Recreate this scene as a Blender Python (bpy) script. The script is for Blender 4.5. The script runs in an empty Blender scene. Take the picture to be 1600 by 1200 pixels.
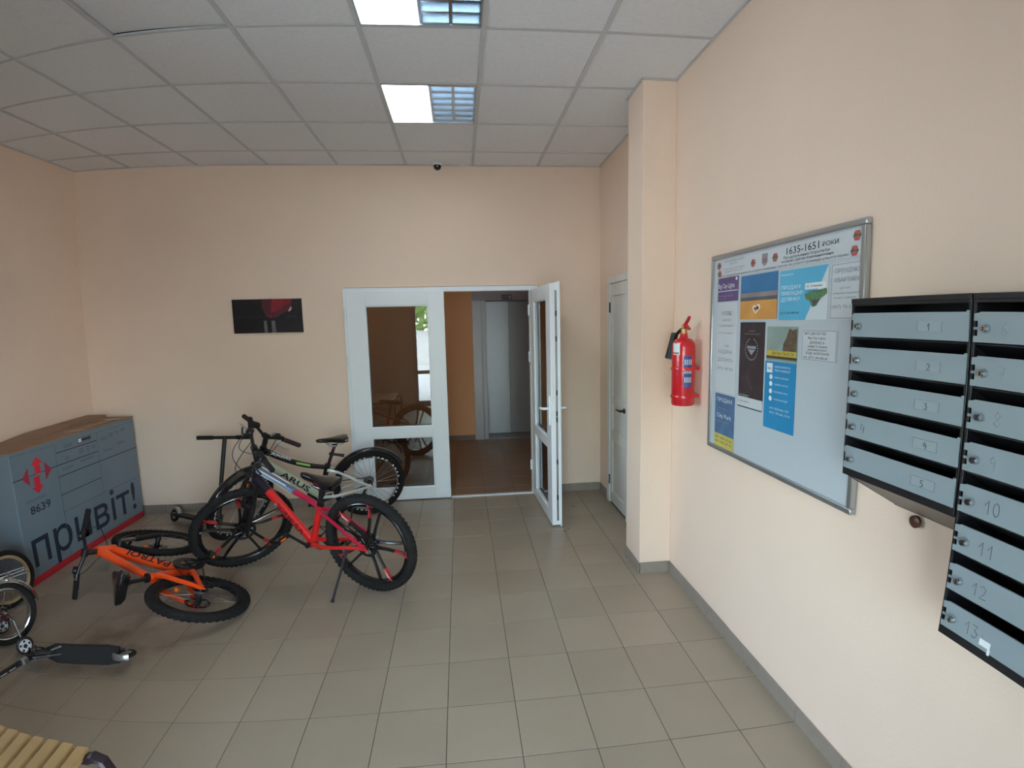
import bpy, math, random
import numpy as np
from mathutils import Vector, Matrix
random.seed(7)
PI = math.pi
SC = bpy.context.scene
COL = SC.collection

# ------------------------------------------------------------------ camera
CAM_H = 1.686
ROOM_H = 3.114
yaw, pitch, roll = 0.09857, -0.12179, -0.02225
cy_, sy_, cp_, sp_, cr_, sr_ = math.cos(yaw), math.sin(yaw), math.cos(pitch), math.sin(pitch), math.cos(roll), math.sin(roll)
fwd = Vector((sy_*cp_, cy_*cp_, sp_)); rgt = Vector((cy_, -sy_, 0)); upv = rgt.cross(fwd)
Rv = rgt*cr_ + upv*sr_; Uv = -rgt*sr_ + upv*cr_
cam_data = bpy.data.cameras.new('camera')
cam = bpy.data.objects.new('camera', cam_data); COL.objects.link(cam)
mw = Matrix((Rv, Uv, -fwd)).transposed().to_4x4(); mw.translation = Vector((0, 0, CAM_H))
cam.matrix_world = mw
cam_data.sensor_fit = 'HORIZONTAL'; cam_data.sensor_width = 32; cam_data.sensor_height = 24
cam_data.clip_start = 0.02; cam_data.clip_end = 200
# the photograph was taken through a wide phone lens with visible barrel curvature
cam_data.type = 'PANO'
cam_data.panorama_type = 'FISHEYE_LENS_POLYNOMIAL'
cam_data.fisheye_fov = math.radians(160)
KC = (1.268, 0.0808, -1.02349, 0.69259)
cam_data.fisheye_polynomial_k0 = 0
cam_data.fisheye_polynomial_k1 = -KC[0]/20
cam_data.fisheye_polynomial_k2 = -KC[1]/400
cam_data.fisheye_polynomial_k3 = -KC[2]/8000
cam_data.fisheye_polynomial_k4 = -KC[3]/160000
SC.camera = cam

# ------------------------------------------------------------------ world, light, exposure
wd = bpy.data.worlds.new('world'); SC.world = wd; wd.use_nodes = True
nt = wd.node_tree; nt.nodes.clear()
wo = nt.nodes.new('ShaderNodeOutputWorld'); bg = nt.nodes.new('ShaderNodeBackground')
sky = nt.nodes.new('ShaderNodeTexSky'); sky.sky_type = 'NISHITA'; sky.sun_disc = False
sky.sun_elevation = math.radians(38); sky.sun_rotation = math.radians(70); sky.dust_density = 4.0
mixs = nt.nodes.new('ShaderNodeMixRGB'); mixs.inputs[0].default_value = 0.8
mixs.inputs[2].default_value = (0.84, 0.92, 1.0, 1)
nt.links.new(sky.outputs[0], mixs.inputs[1]); nt.links.new(mixs.outputs[0], bg.inputs[0])
bg.inputs[1].default_value = 27.0
nt.links.new(bg.outputs[0], wo.inputs[0])
SC.view_settings.view_transform = 'Standard'; SC.view_settings.look = 'None'
SC.view_settings.gamma = 1.0; SC.view_settings.use_curve_mapping = False
SC.view_settings.exposure = 0.0
LAMP_EMIT = 16.0
SC.cycles.max_bounces = 10; SC.cycles.diffuse_bounces = 6; SC.cycles.caustics_reflective = False
SC.cycles.caustics_refractive = False
SC.cycles.sample_clamp_indirect = 6.0
SC.cycles.use_denoising = True

# daylight portal at the glazed entrance (guides sky sampling, gives off no light of its own)
pl = bpy.data.lights.new('sky_portal', 'AREA'); pl.shape = 'RECTANGLE'; pl.size = 2.5; pl.size_y = 2.5
pl.cycles.is_portal = True
po = bpy.data.objects.new('sky_portal', pl); COL.objects.link(po)
po.location = (-0.05, -1.12, 1.3); po.rotation_euler = (-PI/2, 0, PI)   # faces into the room (+Y)

p2_ = bpy.data.lights.new('sky_portal', 'AREA'); p2_.shape = 'RECTANGLE'; p2_.size = 2.1; p2_.size_y = 1.4; p2_.cycles.is_portal = True
po2 = bpy.data.objects.new('sky_portal', p2_); COL.objects.link(po2)
po2.location = (-3.53, 1.8, 1.55); po2.rotation_euler = Matrix(((0,0,-1),(1,0,0),(0,-1,0))).to_euler()   # faces +X
# ------------------------------------------------------------------ helpers
def lin(c):
    c = c/255.0
    return c/12.92 if c <= 0.04045 else ((c+0.055)/1.055)**2.4
MATS = {}
def M(name, rgb, rough=0.5, metal=0.0, var=0.06, vscale=8.0, bump=0.0, bscale=200.0, spec=0.5, coat=0.0):
    if name in MATS: return MATS[name]
    m = bpy.data.materials.new(name); m.use_nodes = True; MATS[name] = m
    n = m.node_tree.nodes; l = m.node_tree.links; b = n['Principled BSDF']
    col = (lin(rgb[0]), lin(rgb[1]), lin(rgb[2]), 1)
    tc = n.new('ShaderNodeTexCoord')
    nz = n.new('ShaderNodeTexNoise'); nz.inputs['Scale'].default_value = vscale; nz.inputs['Detail'].default_value = 5
    l.new(tc.outputs['Object'], nz.inputs['Vector'])
    mp = n.new('ShaderNodeMapRange'); mp.inputs[1].default_value = 0.3; mp.inputs[2].default_value = 0.7
    mp.inputs[3].default_value = 1-var; mp.inputs[4].default_value = 1+var
    l.new(nz.outputs[0], mp.inputs[0])
    mx = n.new('ShaderNodeVectorMath'); mx.operation = 'SCALE'; mx.inputs[0].default_value = col[:3]
    l.new(mp.outputs[0], mx.inputs['Scale']); l.new(mx.outputs[0], b.inputs['Base Color'])
    b.inputs['Roughness'].default_value = rough; b.inputs['Metallic'].default_value = metal
    b.inputs['Specular IOR Level'].default_value = spec
    if coat: b.inputs['Coat Weight'].default_value = coat; b.inputs['Coat Roughness'].default_value = 0.08
    if bump:
        n2 = n.new('ShaderNodeTexNoise'); n2.inputs['Scale'].default_value = bscale; n2.inputs['Detail'].default_value = 3
        l.new(tc.outputs['Object'], n2.inputs['Vector'])
        bp = n.new('ShaderNodeBump'); bp.inputs['Strength'].default_value = bump; bp.inputs['Distance'].default_value = 0.01
        l.new(n2.outputs[0], bp.inputs['Height']); l.new(bp.outputs[0], b.inputs['Normal'])
    return m

def emis(name, rgb, s):
    m = bpy.data.materials.new(name); m.use_nodes = True; n = m.node_tree.nodes; b = n['Principled BSDF']
    b.inputs['Base Color'].default_value = (0.8, 0.8, 0.8, 1)
    b.inputs['Emission Color'].default_value = (lin(rgb[0]), lin(rgb[1]), lin(rgb[2]), 1)
    b.inputs['Emission Strength'].default_value = s
    MATS[name] = m; return m

def glass_mat(name, rgb=(225, 228, 226), tint=1.0, ior=1.52):
    # architectural pane: clear transmission plus Fresnel reflection, both from the pane's own surface
    m = bpy.data.materials.new(name); m.use_nodes = True; MATS[name] = m
    n = m.node_tree.nodes; l = m.node_tree.links; n.clear()
    o = n.new('ShaderNodeOutputMaterial'); mix = n.new('ShaderNodeMixShader'); fr = n.new('ShaderNodeFresnel')
    fr.inputs[0].default_value = ior
    t = n.new('ShaderNodeBsdfTransparent'); t.inputs[0].default_value = (lin(rgb[0])*tint, lin(rgb[1])*tint, lin(rgb[2])*tint, 1)
    g = n.new('ShaderNodeBsdfGlossy'); g.inputs['Roughness'].default_value = 0.0; g.inputs[0].default_value = (1, 1, 1, 1)
    l.new(fr.outputs[0], mix.inputs[0]); l.new(t.outputs[0], mix.inputs[1]); l.new(g.outputs[0], mix.inputs[2])
    l.new(mix.outputs[0], o.inputs[0]); return m

# printed or handwritten marks too small to be picked apart one by one
STUFF = {'lettering', 'flower_print', 'handwritten_number', 'printed_line', 'small_print', 'display_mark', 'rim_lettering', 'bullet_print', 'wreath_print', 'stripe_decal', 'instruction_label', 'crest_print', 'stem_print', 'sticker_residue', 'heart_emblem'}
class MB:
    """collects geometry for ONE mesh"""
    def __init__(s): s.v = []; s.f = []; s.m = []; s.mats = []
    def mi(s, mat):
        if mat not in s.mats: s.mats.append(mat)
        return s.mats.index(mat)
    def add(s, vs, fs, mat):
        o = len(s.v); k = s.mi(mat); s.v += [Vector(v) for v in vs]
        for f in fs: s.f.append([i+o for i in f]); s.m.append(k)
    def box(s, a, b, mat):
        x0, y0, z0 = a; x1, y1, z1 = b
        x0, x1 = min(x0, x1), max(x0, x1); y0, y1 = min(y0, y1), max(y0, y1); z0, z1 = min(z0, z1), max(z0, z1)
        vs = [(x0,y0,z0),(x1,y0,z0),(x1,y1,z0),(x0,y1,z0),(x0,y0,z1),(x1,y0,z1),(x1,y1,z1),(x0,y1,z1)]
        s.add(vs, [(0,3,2,1),(4,5,6,7),(0,1,5,4),(1,2,6,5),(2,3,7,6),(3,0,4,7)], mat)
    def prism(s, pts, d, mat):
        """pts: 3-D polygon, d: extrusion vector"""
        n = len(pts); d = Vector(d)
        vs = [Vector(p) for p in pts] + [Vector(p)+d for p in pts]
        s.add(vs, [tuple(range(n))[::-1], tuple(range(n, 2*n))] + [(i, (i+1) % n, n+(i+1) % n, n+i) for i in range(n)], mat)
    def tube(s, pts, r, mat, k=10, closed=False, cap=True, flat=None):
        """r: radius or list. flat: (axis vector, factor) squashes the section along that axis"""
        pts = [Vector(p) for p in pts]; n = len(pts)
        rs = r if isinstance(r, (list, tuple)) else [r]*n
        vs = []; prev = None
        for i, p in enumerate(pts):
            if closed: t = pts[(i+1) % n]-pts[i-1]
            else: t = pts[min(i+1, n-1)]-pts[max(i-1, 0)]
            t.normalize()
            if prev is None:
                a = Vector((0, 1, 0)) if abs(t.y) < 0.9 else Vector((1, 0, 0))
                if abs(t.y) < 0.9: u = a - t*a.dot(t)
                else: u = a - t*a.dot(t)
            else: u = prev - t*prev.dot(t)
            u.normalize(); prev = u; w = t.cross(u)
            for j in range(k):
                q = 2*PI*j/k
                off = (u*math.cos(q)+w*math.sin(q))*rs[i]
                if flat: ax = Vector(flat[0]); off -= ax*off.dot(ax)*(1-flat[1])
                vs.append(p+off)
        fs = []
        for i in range(n if closed else n-1):
            for j in range(k):
                a = i*k+j; b = i*k+(j+1) % k; c = ((i+1) % n)*k+(j+1) % k; d = ((i+1) % n)*k+j
                fs.append((a, b, c, d))
        if cap and not closed: fs.append(tuple(range(k))[::-1]); fs.append(tuple(range((n-1)*k, n*k)))
        s.add(vs, fs, mat)
    def lathe(s, prof, mat, o=(0,0,0), ax=(0,0,1), k=20, cap=True):
        """prof: [(r, h)] revolved about ax through o"""
        ax = Vector(ax).normalized(); o = Vector(o)
        a = Vector((1,0,0)) if abs(ax.x) < 0.9 else Vector((0,1,0))
        u = (a-ax*a.dot(ax)).normalized(); w = ax.cross(u); vs = []
        for r, h in prof:
            for j in range(k):
                q = 2*PI*j/k; vs.append(o+ax*h+(u*math.cos(q)+w*math.sin(q))*r)
        n = len(prof); fs = []
        for i in range(n-1):
            for j in range(k): fs.append((i*k+j, i*k+(j+1) % k, (i+1)*k+(j+1) % k, (i+1)*k+j))
        if cap: fs.append(tuple(range(k))[::-1]); fs.append(tuple(range((n-1)*k, n*k)))
        s.add(vs, fs, mat)
    def ring(s, c, ax, R, r, mat, k=40, q=8, sq=1.0, a0=0, a1=2*PI):
        c = Vector(c); ax = Vector(ax).normalized()
        a = Vector((1,0,0)) if abs(ax.x) < 0.9 else Vector((0,1,0))
        u = (a-ax*a.dot(ax)).normalized(); w = ax.cross(u)
        full = abs(a1-a0-2*PI) < 1e-6; n = k if full else k+1; vs = []
        for i in range(n):
            t = a0+(a1-a0)*i/k; e = u*math.cos(t)+w*math.sin(t)
            for j in range(q):
                p = 2*PI*j/q; vs.append(c+e*(R+r*math.cos(p))+ax*(r*sq*math.sin(p)))
        fs = []
        for i in range(n if full else n-1):
            for j in range(q):
                fs.append((i*q+j, i*q+(j+1) % q, ((i+1) % n)*q+(j+1) % q, ((i+1) % n)*q+j))
        s.add(vs, fs, mat)
    def build(s, name, parent=None, T=None, smooth=True, bevel=0, loc=None, ang=35):
        me = bpy.data.meshes.new(name)
        vs = [T(v) for v in s.v] if T else s.v
        if loc is not None: vs = [v-Vector(loc) for v in vs]
        me.from_pydata([tuple(v) for v in vs], [], s.f)
        for m in s.mats: me.materials.append(m)
        me.polygons.foreach_set('material_index', s.m)
        if smooth:
            me.polygons.foreach_set('use_smooth', [True]*len(s.f)); me.set_sharp_from_angle(angle=math.radians(ang))
        me.update()
        o = bpy.data.objects.new(name, me); COL.objects.link(o)
        if loc is not None: o.location = loc
        if parent is not None: o.parent = parent
        if name in STUFF: o['kind'] = 'stuff'
        if bevel:
            md = o.modifiers.new('bevel', 'BEVEL'); md.width = bevel; md.segments = 2; md.limit_method = 'ANGLE'
        return o

def tag(o, label=None, cat=None, group=None, kind=None):
    if label: o['label'] = label
    if cat: o['category'] = cat
    if group: o['group'] = group
    if kind: o['kind'] = kind
    return o
def empty(name, loc=(0,0,0), mat=None):
    o = bpy.data.objects.new(name, None); COL.objects.link(o); o.empty_display_size = 0.1
    if mat is not None: o.matrix_world = mat
    else: o.location = loc
    return o
def struct(o, label=None): return tag(o, label, kind='structure')
def inst(o, loc, parent=None, rot=None):
    c = o.copy(); COL.objects.link(c); c.location = loc
    if rot: c.rotation_euler = rot
    if parent is not None: c.parent = parent
    return c

def text_mesh(s, size, bold=0.0):
    cu = bpy.data.curves.new('t', 'FONT'); cu.body = s; cu.size = size; cu.align_x = 'LEFT'; cu.resolution_u = 2; cu.offset = bold
    ob = bpy.data.objects.new('t', cu); COL.objects.link(ob)
    dg = bpy.context.evaluated_depsgraph_get()
    me = bpy.data.meshes.new_from_object(ob.evaluated_get(dg))
    vs = [v.co.copy() for v in me.vertices]; fs = [tuple(p.vertices) for p in me.polygons]
    bpy.data.objects.remove(ob); bpy.data.curves.remove(cu); bpy.data.meshes.remove(me)
    return vs, fs
def text(mb, s, o, r, u, w=None, h=0.05, mat=None, bold=0.0, center=False):
    """flat lettering starting at o, running along r, rising along u; fitted to cap height h and, if given, width w"""
    vs, fs = text_mesh(s, 1.0, bold)
    if not vs: return
    x0 = min(v.x for v in vs); x1 = max(v.x for v in vs)
    sy = h/0.72; sx = (w/(x1-x0)) if w else sy
    o = Vector(o); r = Vector(r).normalized(); u = Vector(u).normalized()
    cx = (x1-x0)*sx*0.5 if center else 0
    mb.add([o+r*((v.x-x0)*sx-cx)+u*(v.y*sy) for v in vs], fs, mat)

def text_parts(s, name, parent, T, o, r, u, w, h, mat, bold=0.0, th=0.0006):
    # every character its own part, fitted as one word
    vs, fs = text_mesh(s, 1.0, bold); n = len(vs); par = list(range(n))
    def find(a):
        while par[a] != a: par[a] = par[par[a]]; a = par[a]
        return a
    for f in fs:
        for i in f[1:]: par[find(i)] = find(f[0])
    comps = {}
    for i in range(n): comps.setdefault(find(i), []).append(i)
    spans = sorted([[min(vs[i].x for i in c), max(vs[i].x for i in c), c] for c in comps.values()], key=lambda q: q[0]); groups = []
    for a, b, c in spans:
        if groups and a < groups[-1][1]-0.01: groups[-1][1] = max(b, groups[-1][1]); groups[-1][2] += c
        else: groups.append([a, b, list(c)])
    x0 = groups[0][0]; x1 = max(q[1] for q in groups); sx = w/(x1-x0); sy = h/0.72; o = Vector(o); r = Vector(r); u = Vector(u)
    for a, b, c in groups:
        st = set(c); ix = {i: k for k, i in enumerate(c)}; m = MB()
        m.add([o+r*((vs[i].x-x0)*sx)+u*(vs[i].y*sy) for i in c], [tuple(ix[i] for i in f) for f in fs if f[0] in st], mat)
        m.build(name, parent=parent, T=T, smooth=False)

# ------------------------------------------------------------------ materials
def plaster(name, rgb, var=0.03):
    return M(name, rgb, rough=0.75, var=var, vscale=1.3, bump=0.12, bscale=90, spec=0.25)
WALL = plaster('peach_plaster', (238, 215, 196))
ORANGE_WALL = plaster('orange_plaster', (226, 172, 128))
WHITE_PVC = M('white_pvc', (240, 247, 252), rough=0.3, var=0.015, vscale=3)
WHITE_PAINT = M('white_door_paint', (226, 226, 222), rough=0.4, var=0.03, vscale=3)
CEIL = M('mineral_ceiling_panel', (233, 234, 238), rough=0.9, var=0.03, vscale=40, bump=0.25, bscale=260, spec=0.1)
RAIL = M('ceiling_rail', (196, 198, 200), rough=0.5, var=0.02)
GROUT = M('grout', (84, 82, 76), rough=0.9)
SKIRT = M('skirting_tile', (146, 136, 126), rough=0.35, var=0.06, vscale=20)
BLACK = M('black_plastic', (22, 22, 25), rough=0.45)
BLACKG = M('black_gloss', (16, 16, 20), rough=0.22, coat=0.4)
RUBBER = M('rubber', (30, 29, 29), rough=0.85, bump=0.3, bscale=150, spec=0.3)
CHROME = M('chrome', (200, 205, 210), rough=0.15, metal=1)
STEEL = M('steel', (150, 152, 155), rough=0.35, metal=1)
ALU = M('aluminium', (178, 182, 184), rough=0.32, metal=0.85, var=0.03)
DARKSTEEL = M('dark_steel', (60, 60, 64), rough=0.4, metal=0.8)
GLASS = glass_mat('door_glass', (208, 212, 212), ior=1.95)   # stands for the four reflecting faces of a double pane
GLASS_OUT = glass_mat('entrance_glass', (235, 240, 240))
REFLO = M('orange_reflector', (235, 120, 20), rough=0.25, coat=0.5)

def floor_mat(name, rgb, rough, stain=None):
    m = bpy.data.materials.new(name); m.use_nodes = True; MATS[name] = m
    n = m.node_tree.nodes; l = m.node_tree.links; b = n['Principled BSDF']
    tc = n.new('ShaderNodeTexCoord'); oi = n.new('ShaderNodeObjectInfo')
    ge = n.new('ShaderNodeNewGeometry')
    n1 = n.new('ShaderNodeTexNoise'); n1.inputs['Scale'].default_value = 260; n1.inputs['Detail'].default_value = 2
    n2 = n.new('ShaderNodeTexNoise'); n2.inputs['Scale'].default_value = 1.7; n2.inputs['Detail'].default_value = 6
    l.new(ge.outputs['Position'], n1.inputs['Vector']); l.new(ge.outputs['Position'], n2.inputs['Vector'])
    def mr(src, a, bb):
        k = n.new('ShaderNodeMapRange'); k.inputs[1].default_value = 0.25; k.inputs[2].default_value = 0.75
        k.inputs[3].default_value = a; k.inputs[4].default_value = bb; l.new(src, k.inputs[0]); return k.outputs[0]
    a = mr(n1.outputs[0], 0.86, 1.14); c = mr(n2.outputs[0], 0.92, 1.07)
    k = n.new('ShaderNodeMapRange'); k.inputs[3].default_value = 0.95; k.inputs[4].default_value = 1.05; l.new(oi.outputs['Random'], k.inputs[0])
    m1 = n.new('ShaderNodeMath'); m1.operation = 'MULTIPLY'; l.new(a, m1.inputs[0]); l.new(c, m1.inputs[1])
    m2 = n.new('ShaderNodeMath'); m2.operation = 'MULTIPLY'; l.new(m1.outputs[0], m2.inputs[0]); l.new(k.outputs[0], m2.inputs[1])
    sc = n.new('ShaderNodeVectorMath'); sc.operation = 'SCALE'; sc.inputs[0].default_value = (lin(rgb[0]), lin(rgb[1]), lin(rgb[2]))
    l.new(m2.outputs[0], sc.inputs['Scale']); l.new(sc.outputs[0], b.inputs['Base Color'])
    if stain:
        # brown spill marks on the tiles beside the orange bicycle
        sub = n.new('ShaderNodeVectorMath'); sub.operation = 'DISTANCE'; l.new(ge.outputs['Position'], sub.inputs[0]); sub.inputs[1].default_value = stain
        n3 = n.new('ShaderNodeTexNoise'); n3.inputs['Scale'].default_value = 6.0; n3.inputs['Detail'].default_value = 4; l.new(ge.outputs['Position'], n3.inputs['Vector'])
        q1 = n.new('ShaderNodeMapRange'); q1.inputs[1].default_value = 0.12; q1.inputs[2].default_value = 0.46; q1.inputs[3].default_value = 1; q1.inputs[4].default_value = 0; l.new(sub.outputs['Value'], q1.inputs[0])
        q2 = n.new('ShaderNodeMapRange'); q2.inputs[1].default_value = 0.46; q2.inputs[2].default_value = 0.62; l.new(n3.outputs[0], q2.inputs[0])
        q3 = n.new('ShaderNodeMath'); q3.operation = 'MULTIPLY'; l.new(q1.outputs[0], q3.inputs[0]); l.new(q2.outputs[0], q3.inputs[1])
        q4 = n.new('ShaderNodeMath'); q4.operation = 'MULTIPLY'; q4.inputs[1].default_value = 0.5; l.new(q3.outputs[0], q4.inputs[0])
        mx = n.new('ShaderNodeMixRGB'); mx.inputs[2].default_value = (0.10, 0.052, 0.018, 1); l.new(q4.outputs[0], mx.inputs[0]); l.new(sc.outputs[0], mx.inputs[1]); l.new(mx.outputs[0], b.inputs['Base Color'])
    b.inputs['Roughness'].default_value = rough
    r = mr(n2.outputs[0], rough-0.06, rough+0.1); l.new(r, b.inputs['Roughness'])
    return m
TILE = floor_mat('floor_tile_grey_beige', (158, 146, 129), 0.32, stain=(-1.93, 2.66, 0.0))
TILE2 = floor_mat('floor_tile_brown', (140, 116, 96), 0.4)

# ================================================================== ROOM SHELL
XL, XR, YB, YF = -3.36, 1.345, 4.79, -0.98
H = ROOM_H
DX0, DX1, DZ = -1.05, 0.735, 2.035        # double door opening in the back wall
mb = MB()
mb.box((XL-0.15, YB, 0), (DX0, YB+0.15, H+0.2), WALL); mb.box((DX1, YB, 0), (XR+0.15, YB+0.15, H+0.2), WALL)
mb.box((DX0, YB, DZ), (DX1, YB+0.15, H+0.2), WALL)
struct(mb.build('wall_back', smooth=False), 'peach plastered far wall around the white double door')
WY0, WY1, WZ0, WZ1 = 0.8, 2.8, 0.95, 2.15        # window in the left wall, outside the picture
mb = MB(); mb.box((XL-0.15, YF-0.15, 0), (XL, WY0, H+0.2), WALL); mb.box((XL-0.15, WY1, 0), (XL, YB, H+0.2), WALL)
mb.box((XL-0.15, WY0, 0), (XL, WY1, WZ0), WALL); mb.box((XL-0.15, WY0, WZ1), (XL, WY1, H+0.2), WALL)
struct(mb.build('wall_left', smooth=False), 'peach plastered wall on the left behind the grey box')
mb = MB()
A0, A1 = 3.90, 4.50                         # utility door opening beyond the pillar
mb.box((XR, YF-0.15, 0), (XR+0.15, A0, H+0.2), WALL); mb.box((XR, A1, 0), (XR+0.15, YB, H+0.2), WALL)
mb.box((XR, A0, 2.06), (XR+0.15, A1, H+0.2), WALL)
struct(mb.build('wall_right', smooth=False), 'peach plastered wall on the right carrying board and letterboxes')
mb = MB(); mb.box((1.135, 3.085, 0), (XR, 3.36, H), WALL)
struct(mb.build('pillar', smooth=False, bevel=0.004), 'square peach pillar standing out of the right wall')
E0, E1, EZ = -1.0, 0.8, 2.2               # glazed entrance behind the photographer
mb = MB()
mb.box((XL, YF-0.15, 0), (E0, YF, H+0.2), WALL); mb.box((E1, YF-0.15, 0), (XR, YF, H+0.2), WALL)
mb.box((E0, YF-0.15, EZ), (E1, YF, H+0.2), WALL)
struct(mb.build('wall_front', smooth=False), 'peach plastered entrance wall behind the viewer')

# floor: grout bed and every tile of its own
fl = MB(); fl.box((XL-0.15, YF-0.15, -0.15), (XR+0.15, YB+0.03, -0.002), GROUT)
floor = struct(fl.build('floor', smooth=False), 'floor of square grey beige tiles with thin dark joints')
P = 0.3; g = 0.0016; TOP = 0.0
def tile_mesh(x0, x1, y0, y1, mat):
    m = MB(); b = 0.0012
    X0, X1, Y0, Y1 = x0+g, x1-g, y0+g, y1-g
    vs = [(X0,Y0,-0.012),(X1,Y0,-0.012),(X1,Y1,-0.012),(X0,Y1,-0.012),(X0,Y0,TOP-b),(X1,Y0,TOP-b),(X1,Y1,TOP-b),(X0,Y1,TOP-b),
          (X0+b,Y0+b,TOP),(X1-b,Y0+b,TOP),(X1-b,Y1-b,TOP),(X0+b,Y1-b,TOP)]
    fs = [(0,1,5,4),(1,2,6,5),(2,3,7,6),(3,0,4,7),(4,5,9,8),(5,6,10,9),(6,7,11,10),(7,4,8,11),(8,9,10,11)]
    m.add(vs, fs, mat); return m
def axis_cuts(lo, hi, ref, pitch):
    k0 = math.floor((lo-ref)/pitch); c = [lo]; k = k0+1
    while ref+k*pitch < hi-0.01:
        if ref+k*pitch > lo+0.01: c.append(ref+k*pitch)
        k += 1
    return c+[hi]
full = tile_mesh(0, P, 0, P, TILE).build('tile', smooth=False)
used = False; rest = MB()
xs = axis_cuts(XL, XR, -0.1157, P); ys = axis_cuts(YF, YB-0.0, 4.148, P)
cnt = 0
for i in range(len(xs)-1):
    for j in range(len(ys)-1):
        x0, x1, y0, y1 = xs[i], xs[i+1], ys[j], ys[j+1]
        isfull = abs(x1-x0-P) < 0.001 and abs(y1-y0-P) < 0.001
        # tiles that the photograph shows: in front of the viewer, inside the picture's wedge
        inview = y1 > 1.15 and x0 < XR and (x1 > -0.97*y1-0.35)
        if not inview:
            t = tile_mesh(x0, x1, y0, y1, TILE); rest.add(t.v, t.f, TILE); continue
        cnt += 1
        if isfull:
            if not used: full.location = (x0, y0, 0); full.parent = floor; used = True
            else: inst(full, (x0, y0, 0), floor)
        else:
            t = tile_mesh(0, x1-x0, 0, y1-y0, TILE).build('tile', parent=floor, smooth=False); t.location = (x0, y0, 0)
tag(rest.build('tile', parent=floor, smooth=False), kind='stuff')

# ceiling: slab, panels on a rail grid, two recessed louvre lamps
cb = MB(); cb.box((XL-0.15, YF-0.15, H+0.12), (XR+0.15, YB+0.15, H+0.2), M('slab', (150, 150, 150), 0.9))
ceiling = struct(cb.build('ceiling', smooth=False), 'suspended ceiling of square white panels on a rail grid')
cxs = axis_cuts(XL, XR, -3.4418, 0.6); cys = axis_cuts(YF, YB, 5.0154, 0.6)
LX0, LX1 = -0.4418, 0.1582
lamp_rows = [(3.2154, 3.8154), (2.0154, 2.6154), (0.8154, 1.4154)]
gp = 0.0095
pan = None
for i in range(len(cxs)-1):
    for j in range(len(cys)-1):
        x0, x1, y0, y1 = cxs[i], cxs[i+1], cys[j], cys[j+1]
        if abs(x0-LX0) < 0.01 and any(abs(y0-a) < 0.01 for a, b in lamp_rows): continue
        isfull = abs(x1-x0-0.6) < 0.001 and abs(y1-y0-0.6) < 0.001
        if isfull and pan is not None:
            p_ = inst(pan, (x0, y0, H+0.002), ceiling)
        else:
            m = MB(); m.box((gp-0.003, gp-0.003, 0.001), (x1-x0-gp+0.003, y1-y0-gp+0.003, 0.016), CEIL)
            p_ = m.build('ceiling_panel', parent=ceiling, smooth=False); p_.location = (x0, y0, H+0.002)
            if isfull: pan = p_
        # one panel by the left is pushed up and sits askew in its frame
        if abs(x0+1.6418) < 0.02 and abs(y0-2.0154) < 0.02:
            p_.location.z += 0.009; p_.rotation_euler = (math.radians(0.55), math.radians(0.8), 0)
            p_['label'] = 'ceiling panel lifted askew with dark gap along its edge'
for x in cxs[1:-1]:
    m = MB(); m.box((x-0.012, YF, H-0.003), (x+0.012, YB, H+0.002), RAIL); m.box((x-0.002, YF, H), (x+0.002, YB, H+0.035), RAIL)
    m.build('ceiling_rail', parent=ceiling, smooth=False)
for y in cys[1:-1]:
    m = MB()
    for a, b in zip(cxs[:-1], cxs[1:]): m.box((a+0.012, y-0.0085, H-0.002), (b-0.012, y+0.0085, H+0.002), RAIL)
    m.build('ceiling_rail', parent=ceiling, smooth=False)
m = MB(); t_ = 0.014
m.box((XL, YF, H-0.004), (XL+t_, YB, H+0.002), RAIL); m.box((XR-t_, YF, H-0.004), (XR, YB, H+0.002), RAIL)
m.box((XL+t_, YB-t_, H-0.004), (XR-t_, YB, H+0.002), RAIL); m.box((XL+t_, YF, H-0.004), (XR-t_, YF+t_, H+0.002), RAIL)
m.box((1.12, 3.07, H-0.004), (XR-t_, 3.085, H+0.001), RAIL); m.box((1.12, 3.36, H-0.004), (XR-t_, 3.375, H+0.001), RAIL); m.box((1.12, 3.085, H-0.004), (1.135, 3.36, H+0.001), RAIL)
struct(m.build('trim_1', smooth=False), 'thin grey edge angle around the suspended ceiling')

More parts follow.
